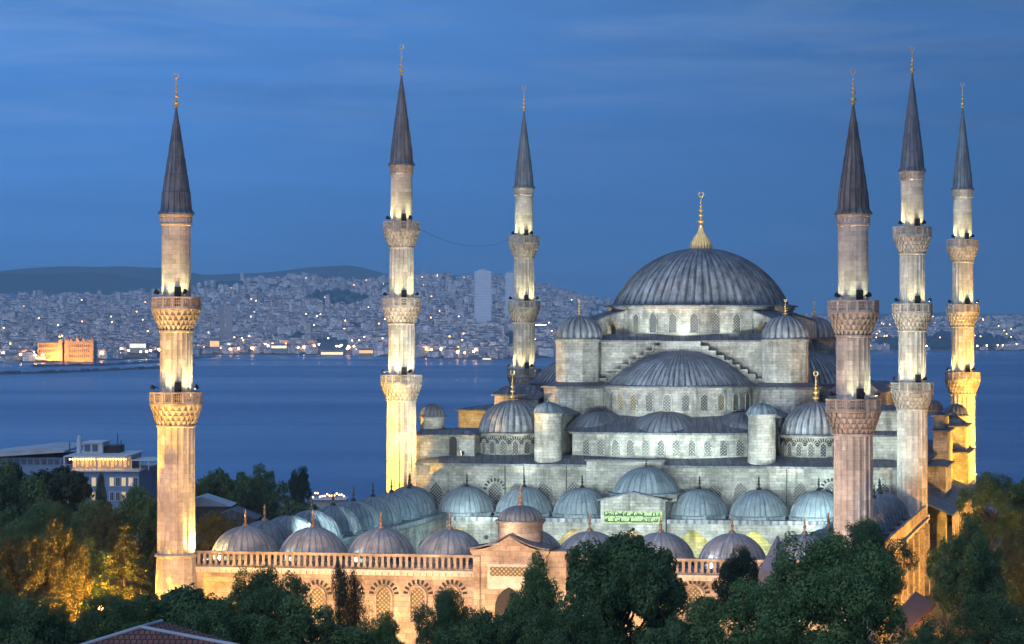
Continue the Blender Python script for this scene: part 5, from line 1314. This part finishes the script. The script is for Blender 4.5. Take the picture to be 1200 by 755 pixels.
m = MB(); m.box(hx(-40), hx(62), D + 10, D + 26, -10, hz_(541)); m.build('wall', M['blue_wall'], e)
m = MB(); q = [(-45, 541), (-45, 537.5), (30, 529), (62, 531.5), (62, 534)]; m.extr([(hx(x), hz_(y)) for x, y in q], (0, D + 8.5, 0), (1, 0), (0, 1), 0, 19); m.build('roof', M['white_roof'], e)
m = MB()
for i in range(9): x = -8 + 8 * i; m.box(hx(x), hx(x + 5), D + 9.85, D + 9.99, hz_(549), hz_(543))
m.build('window_band', M['win_dim'], e)
# tiled roof house at the very front
D = 92.0; hx = lambda x: xx(x, D); hz_ = lambda y: zz(y, D)
e = empty('tiled_roof_house', (hx(165), D + 3, gz(0, D)), 'red tiled hip roof with pale ridge caps in the lower left corner', 'house')
ap = (xx(165, 96), 96.0, zz(735, 96)); bk = (ap[0] + .6, 98.0, ap[2] - .002); c1 = (ap[0] - 11, 90.0, ap[2] - 2.9); c2 = (ap[0] + 20.3, 90.0, ap[2] - 2.9); c3 = (ap[0] + 20.3, 106.0, ap[2] - 7.2); c4 = (ap[0] - 11, 106.0, ap[2] - 7.2)
m = MB(); m.add([ap, c1, c2, bk, c3, c4], [(0, 1, 2), (0, 2, 4, 3), (3, 4, 5), (0, 3, 5, 1)]); m.build('roof', M['tile'], e)
m = MB(); m.bar(ap, c1, .09, 8); m.bar(ap, c2, .09, 8); m.bar(ap, bk, .09, 8); m.build('ridge_cap', M['white_roof'], e)
m = MB(); m.box(c1[0] + .8, c2[0] - .8, 90.8, 105.2, gz(0, D) - .5, ap[2] - 7.3); m.build('wall', M['trim'], e)
e = empty('eave_terrace', (hx(30), D + 2, gz(0, D)), 'flat tiled eave left of the hip roof at the bottom edge', 'house')
m = MB(); m.extr([(hx(-60), hz_(757)), (hx(100), hz_(757.5)), (hx(100), hz_(753.5)), (hx(-60), hz_(751.5))], (0, D - 3, 0), (1, 0), (0, 1), 0, 2.5); m.build('eave', M['tile'], e)
m = MB(); m.box(hx(-58), hx(98), D - 2.8, D - 1, gz(0, D) - .5, hz_(758)); m.build('wall', M['trim'], e)
# lodge on the lane
D = 188.0; e = empty('gate_lodge', (xx(1070, D), D, -2.5), 'small lodge with a plain brown lean-to roof beside the gold lit flank', 'lodge')
L3 = lambda x, y, d: (xx(x, d), d, zz(y, d))
a, b, c, d = L3(1040, 728, 183), L3(1062, 741, 180), L3(1096, 707, 189), L3(1073, 693, 193)
m = MB(); m.add([a, b, c, d] + [(v[0], v[1], v[2] - .3) for v in (a, b, c, d)], [(0, 1, 2, 3), (7, 6, 5, 4), (0, 4, 5, 1), (1, 5, 6, 2), (2, 6, 7, 3), (3, 7, 4, 0)]); m.build('roof', plain('brown_roof', (.16, .09, .07), .8, 0, .25, 1.), e)
m = MB(); cx = sum(v[0] for v in (a, b, c, d)) / 4; cy = sum(v[1] for v in (a, b, c, d)) / 4
V = [(cx + (v[0] - cx) * .9, cy + (v[1] - cy) * .9, z) for z in (-3, None) for v in (a, b, c, d)]
V = [(x, y, z if z is not None else (a, b, c, d)[i % 4][2] - .35) for i, (x, y, z) in enumerate(V)]
m.add(V, [(0, 1, 5, 4), (1, 2, 6, 5), (2, 3, 7, 6), (3, 0, 4, 7)]); m.build('wall', M['wall_pink'], e)
# obelisk
D = 150.0; e_x = xx(911, D); zt = zz(628, D)
e = empty('obelisk', (e_x, D, -2.5), 'pointed pinkish granite obelisk tip rising behind the largest tree', 'obelisk')
m = MB(); m.rbox(e_x, D, .5, 2.9, 2.9, 0, zt - 2.4, 0, None, .62); m.build('shaft', plain('pink_granite', (.34, .28, .27), .6, 0, .3, 3.), e)
m = MB(); m.rbox(e_x, D, .5, 1.795, 1.795, zt - 2.398, zt, 0, None, .04); m.build('pyramidion', plain('pale_granite', (.38, .32, .31), .6, 0, .3, 3.), e)
m = MB(); m.rbox(e_x, D, .5, 3.6, 3.6, -3, -.002); m.build('pedestal', M['stone'], e)
M['house_wall'] = plain('dull_render', (.14, .13, .13), .9, 0, .4, .6)
# small houses in the trees by the sea
for i, (x, y, w_, D, roof, lab) in enumerate(((236, 585, 9, 360, 'white_roof', 'small house with a pale roof left among the dark trees by the sea'), (272, 600, 7, 350, 'lead_dk', 'small house with a dark roof among the dark trees by the sea'), (318, 588, 8, 400, 'white_roof', 'low house with a flat pale roof right of the dark tree clump'))):
    X = xx(x, D); z1 = zz(y, D) - 1.2; e = empty('small_house', (X, D, gz(X, D)), lab, 'house')
    m = MB(); m.box(X - w_ / 2, X + w_ / 2, D, D + 7, gz(X, D) - 2, z1); m.build('wall', M['house_wall'], e)
    m = MB(); m.extr([(-w_ / 2 - .4, 0), (w_ / 2 + .4, 0), (0, 1.6)], (X, D - .4, z1 + .01), (1, 0), (0, 1), 0, 7.8); m.build('roof', M[roof], e)
    
    for a_ in (-1, 1): m = MB(); m.box(X + a_, X + a_ + .8, D - .05, D - .001, z1 - 2, z1 - .8); m.build('window', M['win_dim'], e)
# lit pavilion on the near waterside
D = 620.0; e = empty('waterside_pavilion', (xx(385, D), D, gz(0, D)), 'low waterside pavilion with strings of bright warm lamps beyond the courtyard domes', 'pavilion')
m = MB(); m.box(xx(363, D), xx(405, D), D, D + 8, gz(0, D) - 3, zz(586, D)); m.build('wall', M['trim'], e)
m = MB(); m.box(xx(362, D), xx(406, D), D - 1, D + 9, zz(586, D) + .01, zz(585, D)); m.build('roof', M['white'], e)
m = MB(); rr = random.Random(2)
for i in range(15):
    x = 364 + 2.8 * i; y = 581 + rr.uniform(-3.5, 2); m.bar((xx(x, D), D - .5, zz(586, D)), (xx(x, D), D - .5, zz(y, D)), .06, 5)
m.build('lamp_post', M['iron'], e)
m = MB(); rr = random.Random(2)
for i in range(15):
    x = 364 + 2.8 * i; y = 581 + rr.uniform(-3.5, 2); r_ = .27; z = zz(y, D); m.lathe(xx(x, D), D - .5, [(.03, z - r_), (r_, z), (.03, z + r_)], 8)
m.build('lamp_globe', glow('pavilion_bulb', (1, .58, .22), 7), e)
m = MB(); D = 500.; m.bar((xx(356, D), D, gz(0, D)), (xx(356, D), D, zz(566, D)), .35, 8); tag(m.build('flagpole', M['white']), 'white pole standing in front of the lone dark tree by the sea', 'pole')
# street lamps of the park (light the trees)
def park_lamp(x, y, D, power, label, color=(1, .42, .05)):
    X = xx(x, D); z = zz(y, D); g = gz(X, D); e = empty('street_lamp', (X, D, g), label, 'street lamp', 'sodium street lamps in the park')
    m = MB(); m.bar((X, D, g), (X, D, z - .2), .07, 8); m.build('post', M['iron'], e)
    m = MB(); m.lathe(X, D, [(.05, z - .2), (.18, z - .1), (.2, z + .05), (.05, z + .2)], 10); m.build('globe', M['bulbo'], e)
    lamp('street_light', (X, D - .5, z), power, color, None, r=.25)
park_lamp(118, 713, 183, 34000, 'street lamp glowing orange behind the lower left trees')
park_lamp(140, 726, 190, 12000, 'street lamp glowing beside the cedar')
park_lamp(1190, 726, 176, 12000, 'street lamp glowing orange at the right edge among trees')
park_lamp(1150, 650, 226, 9000, 'street lamp under the broad tree at the right edge')
park_lamp(262, 655, 255, 5000, 'street lamp behind the first courtyard dome')
park_lamp(800, 742, 178, 9000, 'street lamp behind the low dark tree at the bottom edge')

# ================================================================== HAZE
m_ = bpy.data.materials.new('haze'); m_.use_nodes = True; t = m_.node_tree; t.nodes.remove(t.nodes['Principled BSDF'])
pv = t.nodes.new('ShaderNodeVolumePrincipled'); pv.inputs['Density'].default_value = 9e-5; pv.inputs['Color'].default_value = (.52, .80, 1, 1); pv.inputs['Anisotropy'].default_value = 0
t.links.new(pv.outputs[0], t.nodes['Material Output'].inputs['Volume'])
m = MB(); m.box(-9000, 9000, -300, 15500, -60, 440); hz = m.build('haze', m_); tag(hz, kind='stuff'); hz.display_type = 'WIRE'
